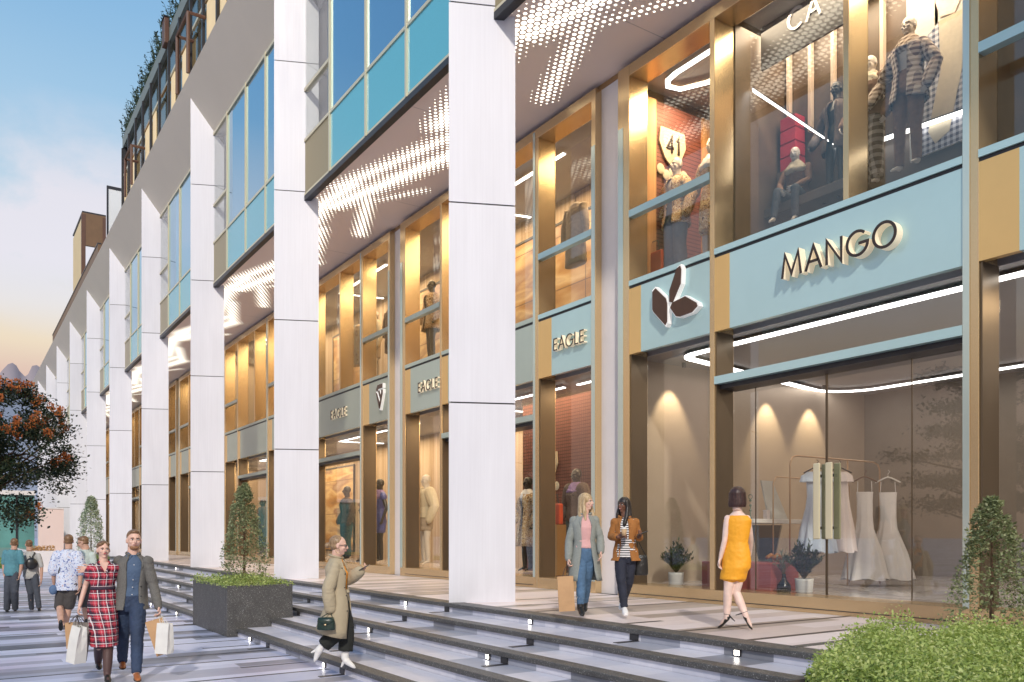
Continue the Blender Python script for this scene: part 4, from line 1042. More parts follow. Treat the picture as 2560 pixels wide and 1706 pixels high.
# plinth, table, objects
t = tag(MB().box(10.45, 11.12, 8.42, 9.85, FLZ, 1.34).build('display_plinth', mat('dusty_red_plinth', varied((.42, .10, .09), .06, 2), rough=.45), bevel=.01), 'low dusty red display plinth behind the glass', 'plinth')
t = thing('display_table', (11.8, 9.6, FLZ), 'high display table with white top and dark flared base', 'table')
MB().box(11.05, 12.5, 9.25, 9.95, 1.98, 2.05).build('table_top', EYEW, t, bevel=.008); MB().loft([((11.8, 9.6, FLZ), .38, .26), ((11.8, 9.6, 1.05), .32, .22), ((11.8, 9.6, 1.35), .22, .16), ((11.8, 9.6, 1.95), .42, .30)], 4).build('base', BLKLEA, t)
def sprig_plant(label, c, r, h, col, n, potfn, leaf=.05, cone=.8, name='potted_plant', seed=1):
    rnd = random.Random(seed); t = thing(name, c, label, 'plant'); potfn(t, c); m = MB(); st_ = MB(); z0 = c[2] + potfn.h
    for i in range(n):
        a = rnd.uniform(0, 2 * math.pi); sp = rnd.uniform(.05, 1) ** .6 * r; hh = h * (1 - cone * .35 * (sp / r) ** 2) * rnd.uniform(.75, 1.05)
        p0 = Vector((c[0], c[1], z0)); p2 = p0 + Vector((math.cos(a) * sp, math.sin(a) * sp, hh * (1 - .35 * sp / r))); p1 = p0.lerp(p2, .5) + Vector((0, 0, hh * .12))
        st_.tube([p0, p1, p2], .003, 4)
        for q in range(int(h * 26)):
            u = rnd.uniform(.2, 1); b = (p0.lerp(p1, u * 2) if u < .5 else p1.lerp(p2, u * 2 - 1)); d = Vector((rnd.uniform(-1, 1), rnd.uniform(-1, 1), rnd.uniform(-.1, 1))).normalized()
            s_ = d.cross(ZUP_).normalized() * leaf * .16; L = leaf * rnd.uniform(.7, 1.3); m.quad(b, b + d * L * .5 + s_, b + d * L, b + d * L * .5 - s_)
    m.build('leaves', col, t); st_.build('stems', mat('plant_stem', color=(.10, .08, .03)), t)
ZUP_ = Vector((0, 0, 1))
def wpot(t, c): MB().lathe(c, [(.10, 0), (.125, .02), (.135, .18), (.14, .22), (.12, .22), (.12, .19)], 24).build('pot', EYEW, t, smooth=True)
wpot.h = .20
def vase(t, c): MB().lathe(c, [(.09, 0), (.105, .03), (.10, .12), (.04, .20), (.028, .26), (.032, .29)], 20).build('vase', mat('black_glazed_vase', color=(.008, .008, .008), rough=.15), t, smooth=True)
vase.h = .27
LEAFD = mat('dark_green_leaf', varied((.045, .075, .035), .4, 20), rough=.6); LEAFO = mat('grey_olive_leaf', varied((.17, .22, .16), .3, 20), rough=.6)
sprig_plant('bushy dark plant in white pot alone behind the narrow left window of the shop', (10.62, 10.62, FLZ), .30, .62, LEAFD, 70, wpot, .09, seed=3)
sprig_plant('bushy dark plant in white pot in front of the clothes rack', (10.72, 8.02, FLZ), .30, .66, LEAFD, 70, wpot, .09, seed=5)
sprig_plant('grey olive sprigs in a black bottle vase before the red plinth', (10.50, 8.22, FLZ), .18, .42, LEAFO, 16, vase, .06, seed=8, name='vase_with_sprigs')
def ornament(label, c, h, m=LEAFO):
    t = thing('table_ornament', c, label, 'ornament'); b = MB(); b.lathe(c, [(.04, 0), (.02, .03), (.008, .08), (.008, h * .6)], 12)
    for q in (.35, .55, .75): b.ball((c[0], c[1], c[2] + h * q), .022)
    b.build('stem', m, t, smooth=True); r = MB(); r.tube([Vector((c[0], c[1] + .04 * math.cos(a), c[2] + h * .9 + .04 * math.sin(a))) for a in [i * math.pi / 6 for i in range(13)]], .007, 6); r.build('ring', m, t)
ornament('slender grey ring topped ornament on the white table', (11.2, 9.45, 2.05), .42)
for (x, y, w_, h_, lab, mm) in ((11.1, 9.7, .10, .16, 'small dark box standing on the white table behind the woman in orange', DARKMET), (11.55, 9.4, .08, .14, 'small pinkish box on the white table near the ornament', ROSEW)):
    q = thing('small_box', (x, y, 2.05), lab, 'box'); MB().box(x - w_/2, x + w_/2, y - w_/2, y + w_/2, 2.05, 2.05 + h_).build('carton', mm, q, bevel=.004); MB().box(x - w_/2 - .004, x + w_/2 + .004, y - w_/2 - .004, y + w_/2 + .004, 2.05 + h_, 2.07 + h_).build('lid', mm, q)
t = thing('leaning_board', (12.0, 9.55, 2.05), 'plain pale grey board leaning on the white table', 'board'); MB().add([(11.75, 9.5, 2.05), (12.25, 9.5, 2.05), (12.2, 9.8, 2.75), (11.9, 9.8, 2.75), (11.75, 9.53, 2.05), (12.25, 9.53, 2.05), (12.2, 9.83, 2.75), (11.9, 9.83, 2.75)], [(0,1,2,3),(7,6,5,4),(0,4,5,1),(1,5,6,2),(2,6,7,3),(3,7,4,0)]).build('board', GREYT, t)
t = thing('floor_vase', (11.0, 9.6, 1.34), 'tall dark floor vase on the plinth behind the woman in orange', 'vase'); MB().lathe((11.0, 9.7, 1.34), [(.10, 0), (.16, .15), (.15, .5), (.06, .85), (.05, 1.0), (.09, 1.06)], 20).build('vase_body', mat('grey_black_vase', varied((.05, .055, .05), .3, 10), rough=.3), t, smooth=True)
# pair of shoes on the plinth
t = thing('display_shoes', (10.9, 8.7, 1.34), 'tan heeled shoes displayed on the red plinth', 'shoes')
for q in (0, .12): MB().tube([(10.72, 8.6 + q, 1.42), (10.82, 8.6 + q, 1.46), (10.95, 8.6 + q, 1.39), (11.05, 8.6 + q, 1.36)], [.03, .035, .035, .02], 8).build('shoe', SUEDE, t, smooth=True)

# --- mannequins
def standJ(base, H, face, arm=.12, spread=.11):
    s = H / 1.75; b = Vector(base); f = Vector(face).normalized(); lat = f.cross(ZUP_)
    V = lambda l, z, d=0: b + lat * l * s + ZUP_ * z * s + f * d * s
    return dict(base=b.z, head=V(0, 1.64), neck=V(0, 1.47), shL=V(-.17, 1.41), shR=V(.17, 1.41), elL=V(-.24 - arm * .3, 1.13, -.03), elR=V(.24 + arm * .6, 1.14, -.05), wrL=V(-.25, .88, .06), wrR=V(.22 + arm, .92, .10),
                hipL=V(-.085, .92), hipR=V(.085, .92), knL=V(-.10, .50, .03), knR=V(.11, .50), anL=V(-.10, .09), anR=V(.13, .09, -.03), toeL=V(-.11, .03, .14), toeR=V(.15, .03, .11)), s
# man in grey blazer (front)
J = JJ(10.4, 0.0, head=(335, 1351), neck=(333, 1388), shL=(297, 1400), shR=(371, 1401), elL=(276, 1424, .30), wrL=(226, 1424, .12), elR=(383, 1462, .02), wrR=(396, 1517, -.05),
       hipL=(311, 1514), hipR=(344, 1514), knL=(307, 1590, .10), anL=(306, 1655, .42), toeL=(307, 1668, .22), knR=(343, 1592, -.15), anR=(341, 1686, -.30), toeR=(345, 1699, -.50))
c335 = TOCAM(335)
def belt(t, J, f, lat, rings, w):
    pel = (J['hipL'] + J['hipR']) / 2 + ZUP * .085
    MB().loft([(pel - ZUP * .018, .168, .122, (lat, f)), (pel + ZUP * .018, .166, .120, (lat, f))], 24).build('belt', cloth('brown_belt_leather', (.12, .06, .03), .1), t, smooth=True)
    b = MB(); ch = (J['shL'] + J['shR']) / 2
    for i in range(5): b.ball(pel.lerp(ch, .12 + i * .19) + f * (.128 + .008 * math.sin(i)), .007)
    b.build('shirt_buttons', EYEW, t, smooth=True)
    cl = MB(); n_ = J['neck']
    for sx in (-1, 1): cl.add([n_ + lat * sx * .055 + ZUP * .035 + f * .02, n_ + lat * sx * .012 + f * .088 - ZUP * .005, n_ + lat * sx * .055 + f * .095 - ZUP * .06, n_ + lat * sx * .085 + f * .05 - ZUP * .01], [(0, 1, 2, 3)])
    o = cl.build('shirt_collar', SHIRTB, t); o.modifiers.new('thick', 'SOLIDIFY').thickness = .006
person('bearded man in grey tweed blazer and blue jeans walking arm round the woman in tartan', J, turn(c335, 4), 1.10, SK_FAIR, False, turn(c335, 8), H_LIGHTB, 'short', 1.02, (.5, 1.1), (-CV, None), hd=(-CU, None),
       outfit=(trousers(DARKDEN, .014, rad=(.094, .074, .056), name='jeans'), top(SHIRTB, .018, 0, 'blue_shirt', 2), coat(TWEED, 1.78 - (1523 - 1338) * 10.4 / 2080, (.50, .40, .60), 1.10, 1.0, 'blazer', .030, (.064, .056, .046)), belt, shoes(TANSHOE, 'shoe', cloth('dark_rubber_sole', (.05, .03, .02), .1))), pitch=.05, extra={'beard': hairmat('ginger_beard', (.20, .09, .04), (.42, .22, .11))}, tilt=-.03)
# woman in tartan dress
J = JJ(10.25, 0.0, head=(258.5, 1375), neck=(259, 1407), shL=(230, 1420), shR=(285, 1420), elL=(214, 1464, .02), wrL=(199, 1516, -.08), elR=(297, 1452, .22), wrR=(318, 1474, .34),
       hipL=(243, 1506), hipR=(270, 1506), knL=(247, 1592, .05), anL=(246, 1658, .58), toeL=(248, 1670, .46), knR=(271, 1598, -.12), anR=(268, 1688, -.18), toeR=(270, 1704, -.32))
c258 = TOCAM(258)
def tights(t, J, f, lat, rings, w):
    mb = MB()
    for s_ in 'LR': limb(mb, [J['kn' + s_] + ZUP * .1, J['kn' + s_], J['kn' + s_].lerp(J['an' + s_], .35), J['an' + s_]], [.066, .058, .058, .040]); mb.tube([J['an' + s_], J['toe' + s_]], [.038, .026], 10)
    remesh('stockings', mb, STOCK, t, .008, 2)
def dcollar(t, J, f, lat, rings, w):
    pel = (J['hipL'] + J['hipR']) / 2; ch = (J['shL'] + J['shR']) / 2; wst = pel.lerp(ch, .42)
    MB().loft([(wst - ZUP * .02, .142, .108, (lat, f)), (wst + ZUP * .018, .141, .107, (lat, f))], 24).build('waistband', cloth('dark_band', (.05, .03, .05), .3), t, smooth=True)
    k = MB(); n_ = J['neck']; a = n_ + f * .118 - ZUP * .13
    k.add([n_ + lat * .052 + f * .06 + ZUP * .005, n_ - lat * .052 + f * .06 + ZUP * .005, a], [(0, 1, 2)]); o = k.build('neckline_skin', SK_FAIR, t); o.modifiers.new('thick', 'SOLIDIFY').thickness = .02
    cl = MB()
    for sx in (-1, 1): cl.add([n_ + lat * sx * .05 + ZUP * .02 + f * .01, a + f * .012, a + lat * sx * .035 + ZUP * .035 + f * .014, n_ + lat * sx * .095 + f * .055 - ZUP * .01], [(0, 1, 2, 3)])
    o = cl.build('dress_collar', TARTAN, t); o.modifiers.new('thick', 'SOLIDIFY').thickness = .008
person('woman in red tartan shirt dress and black stockings walking forward', J, turn(c258, 6), .93, SK_FAIR, True, turn(c258, 12), H_LIGHTB, 'pinned', .92, (.9, .6),
       outfit=(dress(TARTAN, .43, (.155, .185), .26, sh=.06), tights, dcollar, shoes(BLKLEA, 'heel')), pitch=.06)
# shopping bags of the couple
hw = at(193, 1538, 10.15)
paper_bag('white paper bag with grey side hanging lowest from the hand of the woman in tartan', at(199, 1566, 9.95), .16, .15, .44, turn(CU, -28), WHPAPER, -.16, hw, TWINE)
paper_bag('tall grey brown paper bag held behind the white bag by the woman in tartan', at(207, 1556, 10.2), .20, .13, .46, turn(CU, 35), DKPAPER, -.14, hw, TWINE)
paper_bag('small brown kraft bag, leftmost of the couple\'s bags', at(180, 1556, 10.3), .15, .10, .32, CU, KRAFT, .10, hw, TWINE)
hm = at(398, 1536, 10.35)
paper_bag('brown kraft bag tilted against the leg of the man in the grey blazer', at(385, 1550, 10.25), .20, .12, .44, turn(CU, 20), KRAFT, .30, hm, WHPAPER)
paper_bag('white paper bag at the right, hanging from the hand of the man in the blazer', at(412, 1558, 10.15), .17, .12, .37, turn(CU, -15), WHPAPER, -.02, hm, WHPAPER)

# woman in trench coat, profile to the right, on the lowest step
RT = turn(CU, 0); D7 = 10.2
J = JJ(D7, .14, head=(848, 1364), neck=(841, 1396), shL=(838, 1414, -.15), shR=(842, 1414, .15), elL=(820, 1473, -.22), wrL=(826, 1524, -.20), elR=(872, 1450, .12), wrR=(899, 1430, .02),
       hipL=(846, 1508, -.08), hipR=(848, 1508, .08), knL=(836, 1590, -.06), anL=(799, 1622, -.06), toeL=(788, 1650, -.06), knR=(868, 1570, .05), anR=(862, 1650, .03), toeR=(884, 1667, .03))
def bootset(t, J, f, lat, rings, w):
    m = WHITEL
    for s_, hp in (('L', (778, 1632, -.06)), ('R', (853, 1668, .03))):
        a, b = J['an' + s_], J['toe' + s_]; k = J['kn' + s_]
        mb = MB(); up = (k - a).normalized()
        mb.tube([a + up * .17, a + up * .02, a.lerp(b, .25)], [.052, .046, .046], 12); mb.tube([a, a.lerp(b, .5), b, b + (b - a).normalized() * .03], [.046, .036, .024, .008], 12)
        o = remesh('boot', mb, m, t, .007, 2, .002, 30)
        MB().tube([a + (at(*hp[:2], D7 + hp[2]) - a) * .35, at(*hp[:2], D7 + hp[2])], [.022, .008], 8).build('heel', m, o)
def belt7(t, J, f, lat, rings, w):
    p = (J['hipL'] + J['hipR']) / 2 + ZUP * .14 + f * .10
    MB().ball(p, 1, (.03, .05, .03)).tube([p, p + f * .015 - ZUP * .11], [.014, .010], 8).build('belt_bow', TRENCH, t, smooth=True)
    e = MB(); c = J['head'] - CV * .082 * 1.0 - ZUP * .045; e.tube([c + CU * .026 * math.cos(a) + ZUP * (-.022 + .026 * math.sin(a)) for a in [i * math.pi / 8 for i in range(17)]], .003, 6).build('hoop_earring', GOLD, t)
person('woman in long khaki trench coat and white boots stepping down while looking at her phone', J, RT, 1.02, SK_FAIR, True, turn(RT, 6), H_DBLOND, 'bun', .96, (.6, .9), (None, ZUP), hd=(None, CU * .8 + ZUP * .5),
       outfit=(trousers(BLACKC, .016, rad=(.105, .092, .092), name='trousers', to=.72), top(ORANGE, .018, 0, 'orange_top', 2), coat(TRENCH, 1.78 - (1585 - 1338) * D7 / 2080, (.55, .40, .62), 1.42, .97, 'trench_coat', .040, (.074, .076, .072), shift=(0, -.06), hemtilt=-.25), bootset, belt7), pitch=-.10, extra={'glasses': True})
hb = at(828, 1530, D7 - .2)
soft_bag('handbag', 'small quilted dark green handbag held by the woman in the trench coat', at(815, 1560, D7 - .34), .21, .15, .07, CU, cloth('dark_green_quilted_leather', (.012, .03, .022), .3, 60, False, .3), hb, True, GOLD)
def phone(label, c, ax, up):
    t = thing('phone', c, label, 'phone'); ax = Vector(ax).normalized(); up = Vector(up); up = (up - ax * up.dot(ax)).normalized(); n_ = ax.cross(up)
    def bx(a, b, e, o): return [Vector(c) + ax * (sx * a) + up * (sy * b) + n_ * (sz * e + o) for sz in (-1, 1) for sy in (-1, 1) for sx in (-1, 1)]
    F = [(0,1,3,2),(4,6,7,5),(0,4,5,1),(2,3,7,6),(0,2,6,4),(1,5,7,3)]
    MB().add(bx(.036, .072, .004, 0), F).build('phone_case', DARKMET, t, bevel=.003); MB().add(bx(.033, .068, .0006, .005), F).build('phone_screen', mat('phone_glass', color=(.02, .02, .025), rough=.1), t)
phone('dark phone in the raised hand of the woman in the trench coat', at(911, 1419, D7 - .02), turn(CV, 0), CU * .8 + ZUP * .45)

# blonde woman in grey coat
D8 = 10.65; c1 = TOCAM(1455)
J = JJ(D8, DZ, head=(1466, 1255), neck=(1462, 1287), shL=(1434, 1300), shR=(1488, 1299), elL=(1423, 1352), wrL=(1421, 1397, -.05), elR=(1500, 1345), wrR=(1502, 1379, -.08),
       hipL=(1451, 1390), hipR=(1474, 1390), knL=(1453, 1444, -.10), anL=(1451, 1521, -.16), toeL=(1455, 1536, -.34), knR=(1468, 1444, 0), anR=(1461, 1512, .22), toeR=(1462, 1525, .06))
def cuffs(t, J, f, lat, rings, w):
    for s_ in 'LR':
        a = J['an' + s_] + (J['kn' + s_] - J['an' + s_]).normalized() * .12; b = a + (J['kn' + s_] - a).normalized() * .04; MB().tube([a, b], .052, 12).build('jeans_cuff', cloth('pale_cuff', (.40, .45, .5), .1), t, smooth=True)
person('blonde long haired woman in open grey coat and pink jumper smiling to her right', J, turn(c1, 10), .93, SK_FAIR, True, turn(c1, 62), H_BLOND, 'long', .90, (1.1, .5), (None, None),
       outfit=(trousers(MIDDEN, .012, rad=(.086, .068, .054), name='jeans', to=.88), cuffs, top(PINKK, .024, 0, 'pink_jumper', 2), coat(GREYCOAT, 1.78 - (1452 - 1338) * D8 / 2080, (.62, .42, .45), 1.28, .98, 'grey_coat', .030, (.060, .055, .050)), shoes(BLKLEA, 'boot')), extra={'smile': True})
paper_bag('brown kraft paper bag carried by the blonde woman in the grey coat', at(1413, 1441, D8 - .12), .20, .12, .44, CU, KRAFT, .05, at(1419, 1411, D8 - .08), TWINE)
# woman in suede jacket
D9 = 11.0; c2 = TOCAM(1562)
J = JJ(D9, DZ, head=(1559, 1263), neck=(1562, 1295), shL=(1536, 1304), shR=(1589, 1304), elL=(1528, 1343, 0), wrL=(1545, 1343, -.20), elR=(1599, 1345, .04), wrR=(1596, 1343, -.22),
       hipL=(1552, 1395), hipR=(1576, 1395), knL=(1553, 1450, -.10), anL=(1561, 1521, -.14), toeL=(1564, 1533, -.30), knR=(1571, 1455, .02), anR=(1556, 1508, .32), toeR=(1553, 1519, .18))
person('dark haired woman in tan suede jacket and striped top walking with a paper cup', J, turn(c2, -4), .88, SK_DARK, True, turn(c2, -38), H_BLACK, 'long', .90, (1.0, .9), (CU, -CU), hd=(CU * .8 - CV * .4 + ZUP * .25, -CV * .6 + ZUP * .4 + CU * .3),
       outfit=(trousers(NAVYDEN, .012, rad=(.086, .070, .052), name='jeans'), top(STRIPE, .024, 0, 'striped_top', 1), coat(SUEDE, 1.78 - (1402 - 1338) * D9 / 2080, (.48, .34, .42), 1.16, .72, 'suede_jacket', .028, (.058, .054, .050)), shoes(WHTSHOE, 'shoe', WHTSHOE)), extra={'smile': True})
cp = at(1560, 1329, D9 - .34); t = thing('paper_cup', cp - ZUP * .055, 'takeaway paper cup with cream lid in the hand of the woman in suede', 'cup')
MB().lathe(cp - ZUP * .055, [(.028, 0), (.037, .085)]).build('cup', cloth('kraft_cup', (.55, .38, .22), .05), t, smooth=True); MB().lathe(cp + ZUP * .03, [(.040, 0), (.040, .008), (.033, .016), (.030, .02)]).build('lid', EYEW, t, smooth=True)
phone('phone held low in the right hand of the woman in the suede jacket', at(1606, 1333, D9 - .30), CV, CU * .9 + ZUP * .35)
soft_bag('tote_bag', 'large black leather tote hanging at the side of the woman in suede', at(1602, 1413, D9 + .06), .19, .27, .10, CU, BLKLEA, at(1594, 1350, D9 + .02), cat='bag')
# woman in orange dress, from behind
D10 = 9.5; aw = -TOCAM(1840)
J = JJ(D10, DZ, head=(1844, 1243), neck=(1844, 1281), shL=(1819, 1294), shR=(1868, 1294), elL=(1812, 1350), wrL=(1801, 1396, .03), elR=(1877, 1348, .12), wrR=(1874, 1388, .30),
       hipL=(1830, 1402), hipR=(1852, 1402), knL=(1820, 1477), anL=(1817, 1545, .02), toeL=(1799, 1565, .10), knR=(1840, 1480, .02), anR=(1865, 1541, -.05), toeR=(1878, 1568, -.06))
person('woman with dark bob in sleeveless orange dress and black heels seen from behind', J, turn(aw, -18), 1.0, SK_PALE, True, turn(aw, -10), H_DKBOB, 'bob', .92, (.7, .6),
       outfit=(dress(ORDRESS, .70 + (1575 - 1450) * D10 / 2080, (.140, .118), 0, 'orange_dress', .175, .004), strap_shoes(BLKLEA)), bits=True)

# walkers in the distance, from behind
away = lambda px: -TOCAM(px)
J = JJ(19.3, 0, head=(35.5, 1359), neck=(34, 1374), shL=(14, 1381), shR=(50, 1381), elL=(9, 1410), wrL=(11, 1438), elR=(54, 1410), wrR=(50, 1436), hipL=(24, 1432), hipR=(38, 1432), knL=(19, 1478), anL=(17, 1526, .1), toeL=(18, 1532, -.1), knR=(37, 1478), anR=(38, 1524, .2), toeR=(38, 1529, .45))
person('man in teal shirt and slate trousers walking away, farthest left', J, away(36), 1.0, SK_MED, False, away(36), H_LIGHTB, 'short', 1.0, outfit=(trousers(DKSLACK, .014, rad=(.09, .078, .066)), top(TEALS, .02, .45, 'shirt', 0), shoes(BLKLEA)), bits=False, group=None)
J = JJ(19.6, 0, head=(72, 1362), neck=(74, 1379), shL=(61, 1387), shR=(96, 1389), elL=(58, 1415), wrL=(63, 1440), elR=(104, 1420), wrR=(103, 1450), hipL=(70, 1440), hipR=(86, 1440), knL=(76, 1482), anL=(79, 1524, .2), toeL=(80, 1530, .4), knR=(92, 1482), anR=(98, 1522), toeR=(99, 1529, -.1))
def slingbag(t, J, f, lat, rings, w):
    c = (J['shL'] + J['shR']) / 2 - ZUP * .2 - f * .18; MB().ball(c, 1, (.13, .07, .14)).build('backpack', BLKLEA, t, smooth=True)
    k = MB()
    for s_ in 'LR': k.tube([c + ZUP * .12 - f * -.02, J['sh' + s_].lerp(J['neck'], .4) + ZUP * .03 - f * .05, J['sh' + s_].lerp(J['neck'], .4) + ZUP * .03 + f * .05], .012, 6)
    k.build('backpack_strap', BLKLEA, t)
person('walker in pale grey tee with small dark backpack, second from the left', J, away(75), .95, SK_MED, False, turn(away(75), 12), H_LIGHTB, 'short', .96, outfit=(trousers(DKSLACK, .014, rad=(.088, .07, .055)), top(GREYT, .02, .42, 'tee', 0), slingbag, shoes(BLKLEA)), bits=False)
J = JJ(15.3, 0, head=(171.5, 1353), neck=(171, 1374), shL=(144, 1388), shR=(194, 1388), elL=(134, 1430), wrL=(136, 1464, .1), elR=(202, 1430), wrR=(199, 1466), hipL=(158, 1462), hipR=(182, 1462), knL=(150, 1516), anL=(152, 1556, -.5), toeL=(152, 1572, -.45), knR=(172, 1514, .05), anR=(163, 1564, 0), toeR=(160, 1572, .15))
def crossbag(t, J, f, lat, rings, w):
    a = J['neck'] + lat * -.02 - f * .08; b = at(138, 1463, 15.3) ; c = at(133, 1475, 15.15)
    s1 = J['shL'].lerp(J['neck'], .6)
    MB().tube([s1 + ZUP * .05, s1 - f * .13 - ZUP * .05, s1.lerp(b, .6) - f * .17, b], .010, 6).build('bag_strap', BLKLEA, t)
    MB().ball(c, 1, (.07, .05, .09)).build('shoulder_bag', cloth('blue_bag', (.10, .17, .30), .1), t, smooth=True)
person('man in blue floral shirt and dark shorts walking away with a shoulder bag', J, away(171), 1.02, SK_MED, False, away(171), H_LIGHTB, 'short', 1.05, outfit=(trousers(KHAKI, .02, rad=(.090, .092, .09), name='shorts', to=.02), top(FLORAL, .035, .45, 'floral_shirt', 0, .10, (.085, .085, .06)), crossbag, shoes(BLKLEA)), bits=False)
J = JJ(15.9, 0, head=(207, 1357), neck=(213, 1375), shL=(200, 1388), shR=(231, 1388), elL=(199, 1420), wrL=(200, 1448, -.1), elR=(236, 1422), wrR=(230, 1452), hipL=(205, 1455), hipR=(223, 1455), knL=(211, 1510), anL=(216, 1550), toeL=(216, 1558, .2), knR=(224, 1508), anR=(228, 1545, .3), toeR=(228, 1552, .5))
person('walker in pale mint shirt and sunglasses looking down to the left, behind the tartan dress', J, turn(away(207), 30), 1.0, SK_MED, False, turn(away(207), 75), H_LIGHTB, 'short', .98, outfit=(trousers(KHAKI, .02, rad=(.1, .09, .085), name='shorts', to=.05), top(PALESH, .03, .45, 'shirt', 0), shoes(BLKLEA)), extra={'glasses': True}, pitch=-.25)
# --- mannequins in the windows (built after the people helpers)
MANNEQ = cloth('dark_mannequin', (.03, .028, .026), .1, 4, False, .35); MANNEQL = cloth('pale_mannequin', (.62, .56, .50), .05, 4, False, .35)
PATCH = mat('patchwork_print', None, rough=.8)
def patch(nt, b):
    p = obj_co(nt); nt.link(ramp(nt, noise(nt, p, 14, 3, .6, 1.5), [(0, (.08, .03, .015)), (.40, (.50, .28, .08)), (.46, (.78, .66, .45)), (.52, (.22, .06, .03)), (.57, (.62, .42, .16)), (.62, (.10, .10, .13)), (.68, (.72, .62, .5))], 'CONSTANT').k, b.inputs['Base Color'])
patch(NT(PATCH.node_tree), [n for n in PATCH.node_tree.nodes if n.type == 'BSDF_PRINCIPLED'][0])
def check_fn(c0, c1, s=14.):
    def fn(nt, b, out):
        p = obj_co(nt); x, y, z = sep(nt, p); a = ((x + y) * s + 40.).fract().lt(.5); c = (z * s + 40.).fract().lt(.5)
        nt.link(ramp(nt, (a + c) * .5, [(0, c0), (.25, c0), (.5, tuple((i + j) / 2 for i, j in zip(c0, c1))), (1, c1)]).k, b.inputs['Base Color'])
    return fn
CHECK = mat('brown_check_cloth', check_fn((.60, .50, .40), (.10, .05, .035)), rough=.85); NAVYD = cloth('navy_satin', (.08, .09, .26), .25, 12, False, .4); PURPLE = cloth('purple_scarf_cloth', (.24, .16, .32), .2, 20)
DKJ = cloth('dark_biker_jacket', (.11, .08, .07), .5, 30); CREAM = cloth('cream_jacket_cloth', (.60, .52, .38), .12, 14); BEIGE = cloth('beige_skirt_cloth', (.42, .34, .26), .1); TEALT = cloth('teal_jeans_cloth', (.06, .09, .10), .2); BRNJ = cloth('brown_jacket_cloth', (.20, .11, .07), .3, 20); STRIPEP = mat('striped_trouser_cloth', check_fn((.45, .40, .34), (.07, .05, .04), 9.), rough=.8)
def scarf(m):
    def go(t, J, f, lat, rings, w):
        s = w; mb = MB(); n_ = J['neck']; mb.loft([(n_ + ZUP * .05 * s, .075 * s, .07 * s, (lat, f)), (n_ - ZUP * .01, .13 * s, .11 * s, (lat, f)), (n_ - ZUP * .10 * s, .19 * s, .15 * s, (lat, f)), (n_ - ZUP * .16 * s, .15 * s, .12 * s, (lat, f))], 18); remesh('scarf', mb, m, t, .02, 2, .02, 9)
    return go
def mannequin(label, base, H, outfit, m=MANNEQ, face=(-1, 0, 0), arm=.12):
    J, s = standJ(base, H, face, arm)
    return person(label, J, face, s, m, True, None, H_BLACK, 'none', s, outfit=outfit, bits=False, name='mannequin', cat='mannequin', group='dressed mannequins in the shop windows')
mannequin('dark jacketed mannequin with teal jeans under the farther EAGLE sign', (10.95, 26.3, .92), 2.5, (trousers(TEALT, .02, rad=(.12, .09, .07)), top(BLACKC, .04, 0, 'dark_top', 0), coat(DKJ, .92 + 1.25, (.3, .3, .4), 1.05, 1.0, 'jacket', .05, (.1, .085, .07), lapel=False)), arm=.02)
mannequin('mannequin in navy satin dress and purple scarf under the diamond emblem', (10.95, 23.7, .92), 2.6, (dress(NAVYD, .92 + .95, (.25, .2), .1, 'satin_dress'), scarf(PURPLE)))
mannequin('mannequin in cream jacket and beige skirt, left of the nearest column', (11.0, 20.75, .92), 2.55, (dress(BEIGE, .92 + 1.0, (.26, .2), 0, 'skirt'), top(CREAM, .04, 1.0, 'cream_jacket', 1, 0, (.11, .09, .07))), MANNEQL, arm=.2)
mannequin('mannequin in patterned autumn coat just right of the nearest column', (11.0, 15.75, .92), 2.2, (coat(PATCH, .92 + .6, (.2, .25, .3), 1.2, 1.0, 'patterned_coat', .05, (.1, .085, .07)), scarf(EYEW)))
mannequin('mannequin in brown jacket behind the far planter shrub', (11.0, 38.5, .92), 2.4, (trousers(BLACKC, .02, rad=(.12, .09, .07)), top(BRNJ, .04, 1.0, 'jacket', 1, 0, (.11, .09, .07))))
mannequin('mannequin in dark suit deep in the third bay', (11.0, 35.6, .92), 2.4, (trousers(DKSLACK, .02, rad=(.12, .09, .07)), top(DKJ, .04, 1.0, 'jacket', 1, 0, (.11, .09, .07))))
mannequin('upper mannequin in patchwork coat and grey jeans, left above the leaf emblem', (10.95, 10.95, 6.42), 2.25, (trousers(cloth('grey_flare_jeans', (.16, .17, .20), .2), .02, rad=(.1, .09, .10)), coat(PATCH, 6.4 + 1.0, (.35, .3, .35), 1.15, 1.0, 'patchwork_coat', .04, (.09, .08, .07))), MANNEQL)
mannequin('upper mannequin in white scarf and flowered dress, right above the leaf emblem', (11.15, 10.25, 6.42), 2.4, (dress(PATCH, 6.4 + .75, (.24, .2), .3, 'flowered_dress'), scarf(EYEW)), MANNEQL)
mannequin('headless style mannequin in checked jacket in the upper window right of the gold mullion', (11.05, 6.55, 6.85), 2.15, (trousers(BRNJ, .02), coat(CHECK, 6.85 + .95, (.3, .3, .4), 1.1, 1.0, 'checked_jacket', .04, (.08, .07, .06)), scarf(CHECK)), MANNEQL, arm=.2)
mannequin('upper mannequin in brown jacket and striped trousers beside the gold mullion', (11.15, 7.2, 6.85), 1.95, (trousers(STRIPEP, .02, rad=(.10, .09, .08)), top(BRNJ, .035, 1.0, 'jacket', 1, 0, (.08, .07, .06)), scarf(CREAM)), MANNEQL)
mannequin('mannequin in dark coat standing at the back of the upper MANGO window', (11.35, 7.9, 6.9), 1.9, (coat(DKJ, 7.7, (.3, .3, .4), 1.1, 1.0, 'long_coat', .04, (.08, .07, .06)),))
